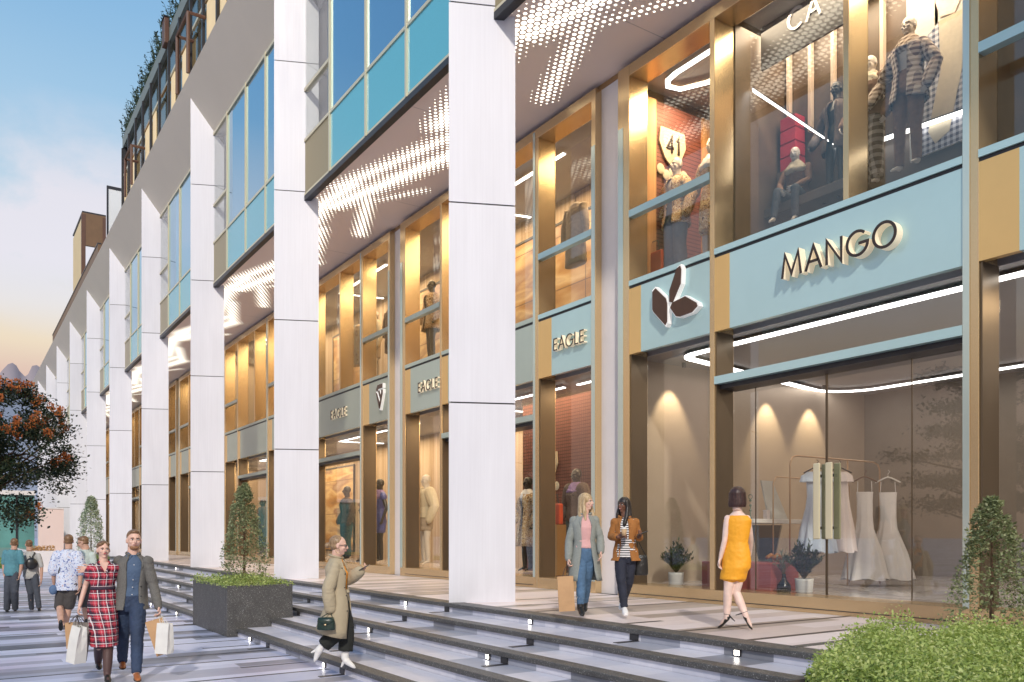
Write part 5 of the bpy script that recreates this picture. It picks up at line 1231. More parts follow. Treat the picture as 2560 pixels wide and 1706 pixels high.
# seated mannequin on a dark bench
t = thing('display_bench', (11.5, 8.5, 6.12), 'long dark display bench in the upper window above the MANGO sign', 'bench')
MB().box(11.0, 11.7, 7.3, 9.0, 6.95, 7.10).build('seat', BROWNW, t, bevel=.01)
for y_ in (7.4, 8.9): MB().box(11.05, 11.65, y_ - .04, y_ + .04, 6.12, 6.95).build('leg', DARKMET, t)
b = Vector((11.35, 8.62, 6.62)); fw = Vector((-1, -.25, 0)).normalized(); lt = fw.cross(ZUP); V = lambda l, z, d: b + lt * l + ZUP * z + fw * d
J = dict(base=6.62, head=V(0, 1.30, .10), neck=V(0, 1.14, .05), shL=V(-.18, 1.08, .02), shR=V(.18, 1.08, .02), elL=V(-.24, .82, .12), elR=V(.24, .82, .14), wrL=V(-.12, .68, .34), wrR=V(.12, .64, .36), hipL=V(-.09, .58, 0), hipR=V(.09, .58, 0), knL=V(-.14, .62, .42), knR=V(.14, .62, .44), anL=V(-.16, .14, .46), anR=V(.16, .16, .55), toeL=V(-.17, .06, .60), toeR=V(.17, .08, .68))
person('seated mannequin in brown jacket and dark trousers on the bench in the upper window', J, fw, 1.0, MANNEQL, False, None, H_BLACK, 'none', 1.0, outfit=(trousers(DKSLACK, .015), top(BRNJ, .03, 1.0, 'jacket', 1), scarf(CREAM)), bits=False, name='mannequin', cat='mannequin', group='dressed mannequins in the shop windows')
# upper window display pieces
def brickgrid(nt, b, out):
    p = geo_pos(nt); x, y, z = sep(nt, p); g = ((y / .075).fract().lt(.22) + (z / .075).fract().lt(.22)).clamp()
    nt.link(mixc(nt, g * .8, mixc(nt, noise(nt, p, 5, 3), (.17, .055, .04), (.26, .09, .065)), (.05, .012, .012)).k, b.inputs['Base Color'])
GRID = mat('red_brown_grid_wall', brickgrid, rough=.6)
def panel(name, label, cat, x0, x1, y0, y1, z0, z1, m, group=None):
    return tag(MB().box(x0, x1, y0, y1, z0, z1).build(name, m, bevel=.004), label, cat, group)
panel('grid_wall', 'red brown gridded display panel high behind the patchwork mannequins', 'display panel', 10.75, 11.95, 11.28, 11.32, 6.15, 9.8, GRID)
panel('grid_wall', 'red brown gridded display panel on the ground floor right of the nearest column', 'display panel', 11.45, 11.5, 14.0, 16.6, .92, 4.9, GRID)
for n_, (a, b_, lab) in enumerate(((10.45, 10.74, 'orange striped curtain left of the gridded panel in the upper window'), (11.96, 12.35, 'orange striped curtain right of the gridded panel in the upper window'))):
    panel('curtain', lab, 'curtain', a, b_, 11.24, 11.30, 6.15, 9.8, ORCURT)
t = thing('crest_sign', (11.15, 11.26, 9.0), 'beige crest with the number 41 on the gridded panel', 'sign')
def crest(t, cy, cz, x=11.44):
    s = .34; pts = [(-.9, 1), (.9, 1), (1.0, .2), (.6, -.6), (0, -1.1), (-.6, -.6), (-1.0, .2)]
    m = MB(); n = 7; vs = [(x, cy - p[0] * s, cz + p[1] * s) for p in pts] + [(x - .03, cy - p[0] * s, cz + p[1] * s) for p in pts]
    m.add(vs, [tuple(range(7)), tuple(range(7, 14))[::-1]] + [(i, 7+i, 7+(i+1)%7, (i+1)%7) for i in range(7)])
    for q in range(5): m.ball((x - .02, cy + .3 - q * .15, cz - .45 - .08 * (q % 2)), .10, (.2, 1, 1))
    m.build('shield', CREAM, t); lettering('41', cy + .16, cz - .10, .30, .14, t, x - .03, .01, .2, LETTER, LETTER, 'digit')
crest(t, 11.26, 9.0, 11.15); t.rotation_euler = (0, 0, R(90))
t = thing('crest_sign', (11.42, 15.4, 3.6), 'beige crest with the number 41 on the ground floor gridded panel', 'sign'); crest(t, 15.5, 3.35)
t = thing('display_bag', (10.62, 11.25, 6.45), 'red leather bag at the lower left of the upper window above the leaf emblem', 'bag'); MB().prism([(10.60, 10.98), (10.68, 10.98), (10.68, 11.38), (10.60, 11.38)], 6.55, 6.95).build('bag_body', cloth('red_orange_leather', (.50, .07, .03), .1, 8, False, .4), t, bevel=.02); MB().tube([(10.64, 11.05, 6.95), (10.64, 11.1, 7.15), (10.64, 11.26, 7.15), (10.64, 11.31, 6.95)], .01).build('handle', BLKLEA, t)
t = thing('display_bag', (10.7, 14.3, 2.0), 'red leather bag on the ground floor beside the patterned coat', 'bag'); MB().box(10.66, 10.78, 14.1, 14.6, 2.0, 2.45).build('bag_body', MATS['red_orange_leather'], t, bevel=.03); MB().tube([(10.72, 14.2, 2.45), (10.72, 14.25, 2.65), (10.72, 14.45, 2.65), (10.72, 14.5, 2.45)], .012).build('handle', BLKLEA, t); MB().box(10.6, 10.85, 14.1, 14.6, .92, 2.0).build('stand', BRONZE, t)
# pale battens, shelves, poster in the upper MANGO window
for i in range(9):
    y_ = 8.9 - i * .42; t = None
    for_x = 11.53
    panel('wall_batten', 'pale vertical batten high on the dark wall of the upper window, %s from the left' % ['first','second','third','fourth','fifth','sixth','seventh','eighth','ninth'][i], 'batten', 11.5, 11.59, y_, y_ + .055, 8.2 + .12 * (i % 3), 9.95, mat('pale_lit_batten', color=(.72, .58, .46), rough=.5), 'pale battens on the dark upper wall')
t = thing('red_box_stack', (11.9, 9.3 - .1, 7.5), 'stack of red boxes on a dark shelf in the upper window', 'boxes')
for i in range(4): MB().box(11.3, 11.55, 8.62, 8.92, 7.75 + i * .22, 7.95 + i * .22).build('box', cloth('crimson_card', (.50, .03, .06), .08, 8, False, .5), t, bevel=.006)
MB().box(11.27, 11.58, 8.58, 8.96, 6.12, 7.74).build('shelf', BROWNW, t)
t = thing('wall_poster', (12.0, 6.0, 7.8), 'tall pale poster of a person in hat and checked coat in the upper window', 'poster')
px_ = 11.50
MB().box(px_, px_ + .03, 5.2, 6.80, 7.2, 9.9).build('sheet', mat('poster_paper', varied((.66, .64, .58), .08, 1.2), rough=.5), t)
def flat(name, pts, m, dx): n = len(pts); pts = [(a + .42, b_) for a, b_ in pts]; MB().add([(px_ - dx, y_, z_) for y_, z_ in pts] + [(px_ - dx + .004, y_, z_) for y_, z_ in pts], [tuple(range(n)), tuple(range(n, 2*n))[::-1]] + [(i, n+i, n+(i+1)%n, (i+1)%n) for i in range(n)]).build(name, m, t)
flat('printed_coat', [(6.3, 7.2), (6.35, 8.3), (6.15, 8.85), (5.95, 9.0), (5.55, 9.0), (5.25, 8.8), (5.25, 7.2)], mat('poster_check', check_fn((.62, .62, .66), (.05, .05, .09), 12.), rough=.5), .006)
flat('printed_scarf', [(5.95, 9.0), (5.6, 9.0), (5.62, 8.2), (5.8, 7.4), (6.0, 7.3), (6.1, 7.5), (5.92, 8.3)], CREAM, .012)
flat('printed_face', [(5.93 + .0, 9.05), (5.97, 9.2), (6.0, 9.3), (5.94, 9.5), (5.65, 9.5), (5.62, 9.2), (5.72, 9.0)], SK_PALE, .016)
flat('printed_hat', [(6.15, 9.47), (5.55, 9.42), (5.55, 9.5), (5.62, 9.53), (5.66, 9.72), (5.95, 9.74), (6.0, 9.55), (6.14, 9.52)], mat('poster_hat', color=(.33, .32, .31), rough=.7), .020)
t = thing('inner_sign', (10.8, 8.3, 9.7), 'cream capital letters CA at the top of the upper window', 'sign'); MB().box(10.86, 10.90, 7.2, 8.95, 9.30, 9.99).build('sign_board', mat('charcoal_board', color=(.05, .048, .045), rough=.4), t); lettering('CA', 8.42, 9.64, .32, .12, t, 10.86, .01, .15, EYEW, EYEW)
# posts with bronze blossom
for (y_, lab) in ((24.75, 'dark display post with bronze blossom between the two farther mannequins'), (21.55, 'dark display post with bronze blossom beside the cream jacket mannequin')):
    t = thing('display_post', (10.85, y_, .92), lab, 'display post'); MB().lathe((10.85, y_, .92), [(.22, 0), (.20, .06), (.11, .12), (.09, 1.5), (.14, 1.65), (.10, 1.72)], 14).build('post', BROWNW, t, smooth=True)
    m = MB(); rr = random.Random(4)
    for q in range(9): m.ball((10.85 + rr.uniform(-.12, .12), y_ + rr.uniform(-.16, .16), 2.68 + rr.uniform(0, .28)), .085)
    m.build('blossom', COPPER, t, smooth=True)

# ================================================================ ROOFTOP
pent = thing('penthouse', (8, 20, 16.9), 'dark framed penthouse storey with warm curtained windows set above the roof edge', 'penthouse')
PX = 6.95; PY = 45.1
MB().box(PX, PX + 8, -8, PY, 20.97, 21.5).build('fascia', mat('sage_grey_fascia', varied((.19, .225, .20), .06, .4), rough=.5), pent)
MB().box(PX + .05, PX + 8, PY - .25, PY - .02, 16.9, 20.97).build('end_wall', DARKMET, pent)
CURW = mat('lit_curtain', curtain_fn((.42, .38, .28), (.78, .72, .56)), rough=.7, emit=(1, .80, .50), estr=.10)
MB().box(PX + 1.2, PX + 1.25, -8, PY - .3, 16.9, 20.97).build('curtain_wall', CURW, pent)
MB().box(PX + .14, PX + .16, -8, PY - .3, 16.9, 20.97).build('penthouse_glass', glass('penthouse_glass', (.72, .68, .6), .05, 1.4), pent)
MB().box(PX + .1, PX + 1.2, -8, PY - .3, 16.9, 17.0).build('floor', TAUPE, pent)
for j in range(0, 22):
    y_ = PY - .05 - j * 1.79
    if y_ < 8: break
    w_ = MB(); w_.box(PX - .05, PX + .04, y_ - .055, y_ + .055, 16.9, 20.96)
    w_.build('mullion', DARKMET, pent)
    p_ = MB(); p_.box(PX + .02, PX + .1, y_ - 1.69, y_ - .1, 19.55, 19.66).build('rail', BRONZE if j % 2 else CHAMP, pent)
    if j % 3 != 2: MB().box(PX + .05, PX + .08, y_ - .75 - (j % 2) * .8, y_ - .12 - (j % 2) * .1, 16.95, 19.5).build('blind', mat('glowing_sand_blind', varied((.72, .56, .32), .08, 2), rough=.7, emit=(1, .78, .45), estr=.30), pent)  # blind glows in place of room light behind it
for (y_, z_) in ((29.5, 19.0), (40.0, 18.7)):
    t = thing('balcony_frame', (PX - .1, y_, 17.0), 'small copper brown balcony frame on the penthouse, %s' % ('nearer' if y_ < 35 else 'farther'), 'balcony', 'copper balcony frames of the penthouse')
    MB().tube([(PX, y_ + .8, z_), (PX - .55, y_ + .8, z_), (PX - .55, y_ - .8, z_), (PX, y_ - .8, z_)], .06, 6).build('rail', COPPERB if 'COPPERB' in globals() else mat('dull_copper', varied((.11, .05, .03), .1, 3), rough=.5), t)
    MB().tube([(PX - .55, y_ + .8, 17.0), (PX - .55, y_ + .8, z_)], .06, 6).build('post', MATS['dull_copper'], t)
    MB().tube([(PX - .55, y_ - .8, 17.0), (PX - .55, y_ - .8, z_)], .06, 6).build('post', MATS['dull_copper'], t)
t = thing('roof_vent', (6.9, 34.5, 21.2), 'copper brown vent box hanging on the penthouse parapet', 'vent'); MB().box(6.78, 6.95, 34.3, 34.8, 20.9, 21.9).build('vent_box', MATS['dull_copper'], t, bevel=.02); MB().box(6.75, 6.98, 34.27, 34.83, 21.9, 21.95).build('cap', DARKMET, t)
# roof-edge planting
rnd = random.Random(21); m = MB()
y_ = 6.0
while y_ < PY:
    for q in range(5):
        b0 = Vector((PX + rnd.uniform(0, .35), y_ + rnd.uniform(-.15, .15), 21.48)); top_ = b0 + Vector((rnd.uniform(-.35, .15), rnd.uniform(-.25, .25), rnd.uniform(.35, .95)))
        m.tube([b0, top_], [.02, .006], 4)
        for k in range(8):
            c = b0.lerp(top_, rnd.uniform(.15, 1)); d = Vector((rnd.uniform(-1, 1), rnd.uniform(-1, 1), rnd.uniform(-.2, .8))).normalized() * rnd.uniform(.08, .18); s_ = d.cross(ZUP).normalized() * .03; m.quad(c, c + d * .5 + s_, c + d, c + d * .5 - s_)
    y_ += .30
tag(m.build('roof_planting', LEAFD), 'row of spiky green plants growing along the penthouse roof edge', 'planting', kind='stuff')
# far roof structures
t = thing('rooftop_pergola', (7.5, 62, 16.9), 'bronze and yellow framed rooftop pergola at the far end of the roof', 'pergola')
DC = MATS['dull_copper']; YP = mat('pale_yellow_screen', varied((.78, .60, .30), .05, .8), rough=.5)
MB().box(6.92, 7.0, 60.5, 65.4, 16.9, 22.5).build('side_screen', YP, t); MB().box(6.88, 8.3, 60.3, 60.5, 20.6, 22.7).build('beam', mat('brown_beam', varied((.17, .095, .045), .08, 2), rough=.5), t)
MB().box(6.86, 7.1, 60.28, 60.48, 16.9, 22.6).build('post', DC, t); MB().box(8.1, 8.3, 60.28, 60.48, 16.9, 22.6).build('post', DC, t); MB().box(6.9, 8.3, 60.3, 65.5, 22.7, 22.8).build('roof_panel', DARKMET, t)
t = thing('glass_screen', (7.5, 50, 16.9), 'dark framed white glass screen on the roof between pergola and penthouse', 'screen')
MB().box(7.0, 8.3, 50.0, 50.04, 17.0, 20.7).build('pane', mat('milky_pane', color=(.78, .80, .80), rough=.15), t)
f_ = MB(); f_.box(6.92, 7.0, 49.97, 50.07, 16.9, 20.85); f_.box(8.3, 8.38, 49.97, 50.07, 16.9, 20.85); f_.box(7.0, 8.3, 49.97, 50.07, 20.7, 20.85); f_.build('frame', DARKMET, t)
t = thing('roof_parapet', (6.8, 80, 16.9), 'low dark brown parapet along the far roof edge', 'parapet'); MB().box(6.75, 6.9, 52, 78, 16.9, 18.2).build('parapet_wall', MATS['brown_beam'], t); MB().box(6.72, 6.93, 52, 78, 18.2, 18.28).build('coping', DARKMET, t)

# ================================================================ PLANTING
def leafcloud(mb, pts, n, size, rnd, flat_=.5):
    for _ in range(n):
        c = pts(rnd)
        if c is None: continue
        d = Vector((rnd.uniform(-1, 1), rnd.uniform(-1, 1), rnd.uniform(-.6, .9))).normalized(); s_ = d.cross(Vector((rnd.uniform(-1, 1), rnd.uniform(-1, 1), 1))).normalized(); L = size * rnd.uniform(.6, 1.3)
        mb.quad(c, c + d * L * .5 + s_ * L * .28, c + d * L, c + d * L * .5 - s_ * L * .28)
def leafmat(name, c0, c1, c2=None, transl=.25):
    def fn(nt, b, out):
        g = nt.new('ShaderNodeNewGeometry'); r = S(nt, g.outputs['Random Per Island']); p = geo_pos(nt)
        f = r * .6 + noise(nt, p, 3.0, 2) * .5
        nt.link(ramp(nt, f, [(.15, c0), (.6, c1), (.95, c2 or c1)]).k, b.inputs['Base Color'])
        tl = nt.new('ShaderNodeBsdfTranslucent'); nt.link(ramp(nt, f, [(.15, c0), (.8, c1)]).k, tl.inputs[0]); mx = nt.new('ShaderNodeMixShader'); mx.inputs[0].default_value = transl
        nt.link(b.outputs[0], mx.inputs[1]); nt.link(tl.outputs[0], mx.inputs[2]); nt.link(mx.outputs[0], out.inputs[0])
    return mat(name, fn, rough=.55)
HEDGE = leafmat('bright_hedge_leaf', (.20, .30, .05), (.48, .60, .18), (.74, .76, .36), .4); CONEL = leafmat('cypress_leaf', (.10, .13, .06), (.26, .31, .15), (.42, .44, .26))
PALEC = leafmat('pale_shrub_leaf', (.22, .30, .18), (.42, .50, .34), (.60, .64, .50)); TREEL = leafmat('dark_tree_leaf', (.010, .025, .014), (.028, .05, .02), (.08, .06, .025), .15); FLOW = leafmat('orange_flower', (.22, .05, .01), (.50, .14, .03), (.62, .24, .06), .2)
SOIL = mat('dark_soil', varied((.035, .025, .018), .4, 20), rough=.9)
def planter(label, x0, x1, y0, y1, z1, seed, z0=0.0, hh=.18):
    t = thing('granite_planter', ((x0+x1)/2, (y0+y1)/2, z0), label, 'planter', 'speckled granite planters on the steps')
    m = MB(); w_ = .09
    m.box(x0, x1, y0, y0 + w_, z0, z1); m.box(x0, x1, y1 - w_, y1, z0, z1); m.box(x0, x0 + w_, y0 + w_, y1 - w_, z0, z1); m.box(x1 - w_, x1, y0 + w_, y1 - w_, z0, z1)
    m.build('box', GRANITE, t, bevel=.01); MB().box(x0 + w_, x1 - w_, y0 + w_, y1 - w_, z0, z1 - .05).build('soil', SOIL, t)
    rnd = random.Random(seed); g = MB(); W_, D_ = x1 - x0, y1 - y0
    def pts(r):
        x = r.uniform(x0 - .03, x1 + .03); y = r.uniform(y0 - .03, y1 + .03); e = min(x - x0, x1 - x, y - y0, y1 - y); top_ = z1 + hh * (.6 + .7 * mnoise.noise(Vector((x * 2.2, y * 2.2, seed)))) * min(1, .5 + e * 3)
        return Vector((x, y, z1 - .03 + (top_ - z1) * r.uniform(0, 1.15)))
    leafcloud(g, pts, int(3600 * W_ * D_ / 2.5), .045, rnd)
    h = g.build('ground_cover', HEDGE); tag(h, 'low bright green ground cover filling the ' + label, 'ground cover', kind='stuff')
    return t
planter('speckled granite planter box on the steps left of the trench coat woman', 3.95, 5.12, 14.8, 17.3, .89, 1, hh=.20)
planter('far granite planter box on the steps behind the walkers', 3.95, 5.12, 36.2, 38.8, .85, 2)
def cone_shrub(label, c, r, h, m_, n, seed, name='cone_shrub', lsz=.05):
    t = thing(name, c, label, 'shrub', 'cone shaped shrubs'); rnd = random.Random(seed); g = MB()
    def pts(q):
        u = q.random() ** .75; z = u * h; a = q.uniform(0, 2 * math.pi); rr = r * ((1 - u) ** .60) * (.85 + .3 * mnoise.noise(Vector((math.cos(a) * 1.6, math.sin(a) * 1.6, z * 2 + seed)))) + .02; rr *= q.uniform(.35, 1.0) ** .5
        if u < .06: rr *= .7
        if mnoise.noise(Vector((math.cos(a) * rr * 7 + seed, math.sin(a) * rr * 7, z * 5))) < -.28: return None
        return Vector(c) + Vector((math.cos(a) * rr, math.sin(a) * rr, z + .05))
    leafcloud(g, pts, n, lsz, rnd); g.build('foliage', m_, t); MB().tube([Vector(c), Vector(c) + Vector((0, 0, h * .8))], [.03, .008], 6).build('stem', mat('bark', varied((.10, .06, .035), .3, 20), rough=.9), t)
cone_shrub('tall airy cone shaped shrub rising from the granite planter', (4.62, 16.1, .86), .60, 1.85, CONEL, 7000, 3)
cone_shrub('pale cone shaped shrub beyond the four walkers', (4.6, 37.4, .82), .75, 2.5, PALEC, 5200, 4, lsz=.08)
cone_shrub('grey green cone shaped shrub at the right edge beside the narrow window', (9.05, 4.45, .70), .56, 1.42, CONEL, 6500, 5, lsz=.045)
# near shrub bed at the lower right
t = thing('shrub_bed', (7, 3.4, .0), 'raised granite edged bed at the lower right corner of the terrace', 'planter')
MB().box(6.7, 9.8, 5.10, 5.18, .66, .712).build('edge', GRANITE, t, bevel=.01); MB().box(4.9, 9.3, .2, 3.95, .0, .705).build('soil', SOIL, t)
rnd = random.Random(9)
mounds = [(5.55, 3.45, .55, .26), (6.2, 3.85, .55, .27), (6.85, 4.2, .48, .28), (7.25, 4.45, .34, .38), (5.9, 3.0, .6, .28), (6.9, 3.4, .6, .28), (7.7, 3.9, .5, .32), (8.4, 4.1, .45, .26), (5.3, 2.8, .5, .22), (7.8, 3.2, .6, .28), (6.5, 2.6, .6, .25), (8.9, 3.5, .5, .28)]
for n_, (mx_, my_, mr, mh) in enumerate(mounds):
    g = MB(); zb = .69
    def pts(q):
        a = q.uniform(0, 2 * math.pi); u = q.random() ** .5; x = mx_ + math.cos(a) * mr * u; y = min(my_ + math.sin(a) * mr * u, 5.02)
        top_ = mh * (1 - u * u * .8) * (.75 + .7 * mnoise.noise(Vector((x * 3.5, y * 3.5, 1.7)))) + q.random() ** 4 * .17
        return Vector((x, y, zb + top_ * q.uniform(.25, 1.05)))
    leafcloud(g, pts, int(9000 * mr * mr / .3), .034, rnd)
    lab = ['bright green low shrub mound at the left corner of the raised bed', 'second green shrub mound along the front of the bed', 'green shrub mound near the dark terrace joint', 'taller feathery shrub mound below the shop sill'][n_] if n_ < 4 else 'feathery green shrub mound in the raised bed, %s counted from the left corner' % ['fifth','sixth','seventh','eighth','ninth','tenth','eleventh','twelfth'][n_-4]
    o = g.build('low_shrub', HEDGE); tag(o, lab, 'shrub', 'low shrubs in the raised bed')
# flowering tree at the left
t = thing('flowering_tree', (.1, 29.5, 0), 'dark leaved tree with clusters of orange blossom at the left edge', 'tree')
tb = Vector((.1, 29.5, 0)); rnd = random.Random(5)
BARK = MATS['bark']
MB().tube([tb, tb + Vector((.05, 0, .9)), tb + Vector((.2, 0, 2.0)), tb + Vector((.6, -.1, 3.2)), tb + Vector((.9, -.1, 4.4))], [.17, .14, .12, .09, .04], 10).build('trunk', BARK, t, smooth=True)
lm = MB(); cl_ = []
for i in range(26):
    a = rnd.uniform(0, 2 * math.pi); el = rnd.uniform(-.5, 1.1); r_ = rnd.uniform(1.1, 2.35); e = Vector((.97, 29.5, 4.0)) + Vector((math.cos(a) * r_ * math.cos(el) * 1.15, math.sin(a) * r_ * math.cos(el) * .9, math.sin(el) * r_ * 1.05)); s0 = tb + Vector((.2, 0, 2.0)).lerp(Vector((.9, -.1, 4.2)), rnd.random())
    md = s0.lerp(e, .5) + Vector((0, 0, .25)); lm.tube([s0, md, e], [.05, .03, .01], 5); cl_.append(e); cl_.append(md)
lm.build('limbs', BARK, t, smooth=True)
ca = []
for i in range(150):
    while True:
        v = Vector((rnd.uniform(-1, 1), rnd.uniform(-1, 1), rnd.uniform(-1, 1)))
        if v.length < 1: break
    ca.append(Vector((.80, 29.5, 4.15)) + Vector((v.x * 2.30, v.y * 2.1, v.z * 2.25 - .25 * abs(v.x) * 0)))
g = MB()
def pts(q):
    b0 = ca[q.randrange(len(ca))]; 
    return b0 + Vector((q.gauss(0, .22), q.gauss(0, .22), q.gauss(0, .13)))
leafcloud(g, pts, 30000, .11, rnd); g.build('crown', TREEL, t)
fl = MB(); shell = [c for c in ca if (c - Vector((.97, 29.5, 4.0))).length > 1.35 and c.y < 30.1]
for c in shell[:46]:
    k = Vector(c) + Vector((0, -.2, .12))
    for q in range(3):
        kk = k + Vector((rnd.gauss(0, .12), rnd.gauss(0, .1), rnd.gauss(0, .10)))
        for _ in range(34):
            d = Vector((rnd.gauss(0, 1), rnd.gauss(0, 1), rnd.gauss(0, 1))).normalized(); p_ = kk + d * rnd.uniform(.03, .11); s_ = d.cross(Vector((0, 1, .3))).normalized() * .028; fl.quad(p_ - s_, p_ + d * .03 - ZUP * .028, p_ + s_, p_ + d * .03 + ZUP * .028)
fl.build('blossom', FLOW, t)

# ================================================================ BACKGROUND
def hill(pts, Y, depth, name, m_, seed):
    v = []; f = []; n = len(pts); 
    for j, dy in enumerate((0, depth * .3, depth)):
        for (x, z) in pts: v.append((x, Y + dy, (z if j == 1 else -5) if j < 3 else -5))
    for j in range(2):
        for i in range(n - 1): a = j * n + i; f.append((a, a+1, a+n+1, a+n))
    o = MB().add(v, f).build(name, m_, smooth=True); o['kind'] = 'structure'; return o
MNT = mat('haze_tinted_mountain', varied((.42, .36, .38), .05, .01), rough=.9); BANDM = mat('blue_grey_far_slope', varied((.26, .30, .38), .14, .02, 6), rough=.9)  # distance haze is put into the pale mountain colour
def px2x(px, Y): u = (px - 1280) / 2080; return Y * math.tan(math.atan(u) + R(33.85))
def pk(px, y, Y):
    x = px2x(px, Y); D = x * .557 + Y * .8305; return (x, CAM_Z + (1338 - y) * D / 2080)
Y_ = 900
hill([pk(p, q, Y_) for p, q in ((-60, 990), (-25, 925), (0, 928), (8, 918), (22, 903), (34, 899), (44, 906), (52, 920), (66, 934), (74, 928), (84, 907), (96, 905), (110, 915), (122, 935), (150, 960), (190, 1000))], Y_, 60, 'mountains', MNT, 1)
hill([pk(p, q, 520) for p, q in ((-120, 935), (-60, 938), (0, 940), (40, 941), (80, 940), (120, 942), (180, 950), (260, 1000))], 520, 60, 'far_slope', BANDM, 2)
# pavilion, pink wall, lawn, low walls at the far left
TEALG = mat('teal_pavilion_glass', varied((.12, .30, .28), .3, .5), rough=.12); PINKW = mat('pink_render', varied((.80, .64, .59), .04, .4), rough=.6)
t = thing('glass_pavilion', (-4, 70, 0), 'low teal glass pavilion at the far left behind the walkers', 'pavilion')
MB().box(-14, 4.75, 68, 76, .9, 4.6).build('glass_wall', TEALG, t); MB().box(-14.2, 4.8, 67.8, 76.2, 4.6, 4.9).build('roof', PILAST, t); MB().box(-14.1, 4.78, 67.9, 76.1, 0, .9).build('base', mat('teal_base', varied((.16, .28, .26), .1, 1), rough=.5), t)
for x_ in (-9, -5, -1.2, 1.9, 3.6): MB().box(x_, x_ + .12, 67.9, 68.0, .9, 4.6).build('mullion', DARKMET, t)
t = thing('pink_wall', (3.4, 66, 0), 'pale pink rendered wall left of the farthest columns', 'wall'); MB().box(4.85, 6.4, 66, 66.4, 0, 3.6).build('wall_panel', PINKW, t); MB().box(4.82, 6.4, 65.95, 66.45, 3.6, 3.68).build('coping', PILAST, t)
t = thing('low_wall', (3, 52, 0), 'low white wall topped with orange flowers beside the far steps', 'wall'); MB().box(2.9, 3.2, 46, 60, 0, .98).build('wall_panel', PILAST, t); MB().box(2.85, 4.05, 45.7, 46.0, 0, 1.02).build('end_panel', PILAST, t)
fl = MB(); rnd = random.Random(3)
for i in range(420):
    c = Vector((rnd.uniform(2.9, 4.05), rnd.uniform(45.7, 46), 1.02 + rnd.random() * .22)); d = Vector((rnd.gauss(0, 1), rnd.gauss(0, 1), rnd.gauss(0, 1))).normalized() * .07; s_ = d.cross(ZUP).normalized() * .05; fl.quad(c, c + d * .5 + s_, c + d, c + d * .5 - s_)
tag(fl.build('flower_strip', leafmat('apricot_flower', (.50, .25, .08), (.80, .52, .22), (.85, .7, .45))), 'strip of apricot flowers on top of the low white wall', 'flowers', kind='stuff')
g = MB(); rnd = random.Random(6)
MB().box(-12, 2.5, 52, 64, 0, .10).build('lawn', mat('lawn_grass', varied((.06, .16, .03), .3, 3), rough=.9))['kind'] = 'structure'
def pts(q): x = q.uniform(-8, 2.5); y = q.uniform(52, 56); return Vector((x, y, .1 + q.random() * .55 * (.5 + .5 * abs(mnoise.noise(Vector((x * .5, y * .5, 0)))))))
leafcloud(g, pts, 4000, .16, rnd); tag(g.build('low_hedge', HEDGE), 'bright green low hedge at the far left behind the first walker', 'hedge', kind='stuff')

# the plaza tree opposite the shops (seen mirrored in the glass)
t = thing('plaza_tree', (-8.5, 14.8, 0), 'dark broad plaza tree opposite the shops, mirrored in the glass doors', 'tree'); rnd = random.Random(15)
b = Vector((-8.5, 14.8, 0)); MB().tube([b, b + Vector((.1, 0, 1.5)), b + Vector((.0, .1, 3.4)), b + Vector((.1, 0, 6.6))], [.2, .16, .12, .04], 10).build('trunk', BARK, t, smooth=True)
g = MB(); lm = MB(); ca2 = []
for lev in range(6):
    z_ = 2.6 + lev * .85
    for q in range(7):
        a = rnd.uniform(0, 2 * math.pi); rr = rnd.uniform(1.3, 3.2) * (1 - lev * .09); e = b + Vector((math.cos(a) * rr, math.sin(a) * rr, z_ + .3)); lm.tube([b + Vector((0, 0, z_ - .4)), e], [.05, .012], 5)
        for k in range(3): ca2.append(e.lerp(b + Vector((0, 0, z_)), k * .25))
lm.build('limbs', BARK, t)
def pts(q):
    c = ca2[q.randrange(len(ca2))]; return c + Vector((q.gauss(0, .38), q.gauss(0, .38), q.gauss(0, .13)))
leafcloud(g, pts, 14000, .16, rnd); g.build('crown', TREEL, t)
# hanging garments in the second bay windows
def hung_coat(label, x, y, z, m, s=1.3):
    t = thing('hanging_coat', (x, y, z - 1.0 * s), label, 'coat', 'coats hung in the windows of the second bay')
    b_ = MB(); b_.loft([((x, y, z - 1.0 * s), .10 * s, .26 * s), ((x, y, z - .55 * s), .11 * s, .22 * s), ((x, y, z - .15 * s), .10 * s, .23 * s), ((x, y, z - .03 * s), .07 * s, .16 * s), ((x, y, z + .02 * s), .03 * s, .05 * s)], 16)
    for sy in (-1, 1): b_.tube([(x, y + sy * .19 * s, z - .06 * s), (x - .02, y + sy * .28 * s, z - .35 * s), (x - .03, y + sy * .30 * s, z - .62 * s)], [.07 * s, .06 * s, .045 * s], 10)
    remesh('coat_body', b_, m, t, .02, 2, .012, 8)
    MB().tube([(x, y, z + .02), (x, y, z + .16), (x, y + .03, z + .2)], .008, 6).build('hanger_hook', DARKMET, t)
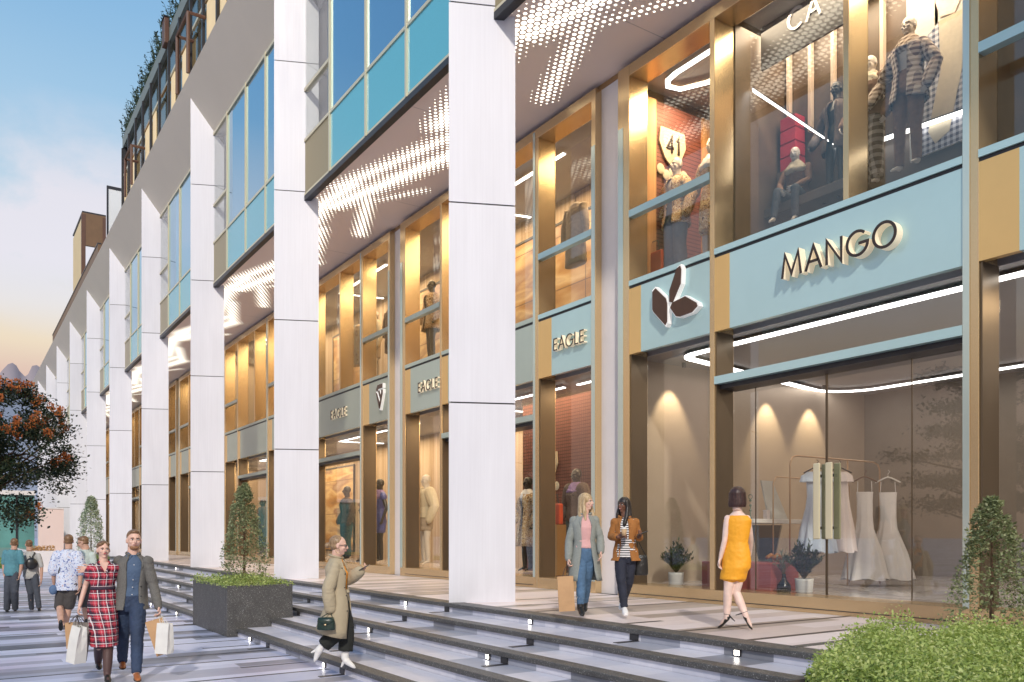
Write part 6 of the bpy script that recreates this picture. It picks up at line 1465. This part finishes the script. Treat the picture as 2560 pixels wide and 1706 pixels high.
for (y_, z_, m_, lab) in ((19.3, 8.7, CREAM, 'cream coat hung in the upper window left of the nearest column'), (22.9, 8.6, BRNJ, 'brown coat hung in the upper window above the diamond emblem'), (25.3, 8.6, PATCH, 'patterned coat hung in the upper window above the farther EAGLE sign'), (13.9, 8.8, BEIGE, 'beige coat hung in the upper window above the nearest EAGLE sign')):
    hung_coat(lab, 10.95, y_, z_, m_)
for (y0_, y1_, z0_, z1_, lab) in ((21.0, 25.5, 6.5, 9.5, 'wide warm toned wall graphic in the upper room above the diamond emblem'), (27.0, 31.0, 6.5, 9.5, 'warm toned wall graphic farther along the upper room'), (14.5, 18.5, 6.5, 9.4, 'warm toned wall graphic in the upper room left of the nearest EAGLE sign'), (29.5, 33.0, 1.2, 4.4, 'warm toned wall graphic on the ground floor of the third bay')):
    x_ = 12.36 if z0_ > 5 else 12.56
    t = thing('wall_graphic', (x_, (y0_ + y1_) / 2, z0_), lab, 'wall graphic', 'warm toned wall graphics inside the shops')
    MB().box(x_, x_ + .03, y0_, y1_, z0_, z1_).build('print', DISPW, t); f_ = MB()
    f_.box(x_ - .02, x_ + .03, y0_ - .06, y0_, z0_ - .06, z1_ + .06); f_.box(x_ - .02, x_ + .03, y1_, y1_ + .06, z0_ - .06, z1_ + .06); f_.box(x_ - .02, x_ + .03, y0_, y1_, z1_, z1_ + .06); f_.box(x_ - .02, x_ + .03, y0_, y1_, z0_ - .06, z0_); f_.build('frame', DARKMET, t)
mannequin('mannequin in beige skirt and cream top in the upper window above the diamond emblem', (11.1, 24.4, 6.6), 2.3, (dress(BEIGE, 7.4, (.25, .2), 0, 'skirt'), top(CREAM, .04, 1.0, 'cream_top', 1, 0, (.1, .085, .07))), MANNEQL)
mannequin('mannequin in patterned coat in the upper window left of the nearest column', (11.1, 20.6, 6.6), 2.3, (coat(PATCH, 7.5, (.2, .25, .3), 1.2, 1.0, 'patterned_coat', .05, (.1, .085, .07)),), MANNEQ)
mannequin('mannequin in purple scarf and dark jacket behind the nearest EAGLE sign on the ground floor', (11.2, 14.2, .92), 2.3, (trousers(TEALT, .02, rad=(.12, .09, .07)), top(DKJ, .04, 1.0, 'jacket', 0, 0, (.11, .09, .07)), scarf(PURPLE)), MANNEQ)
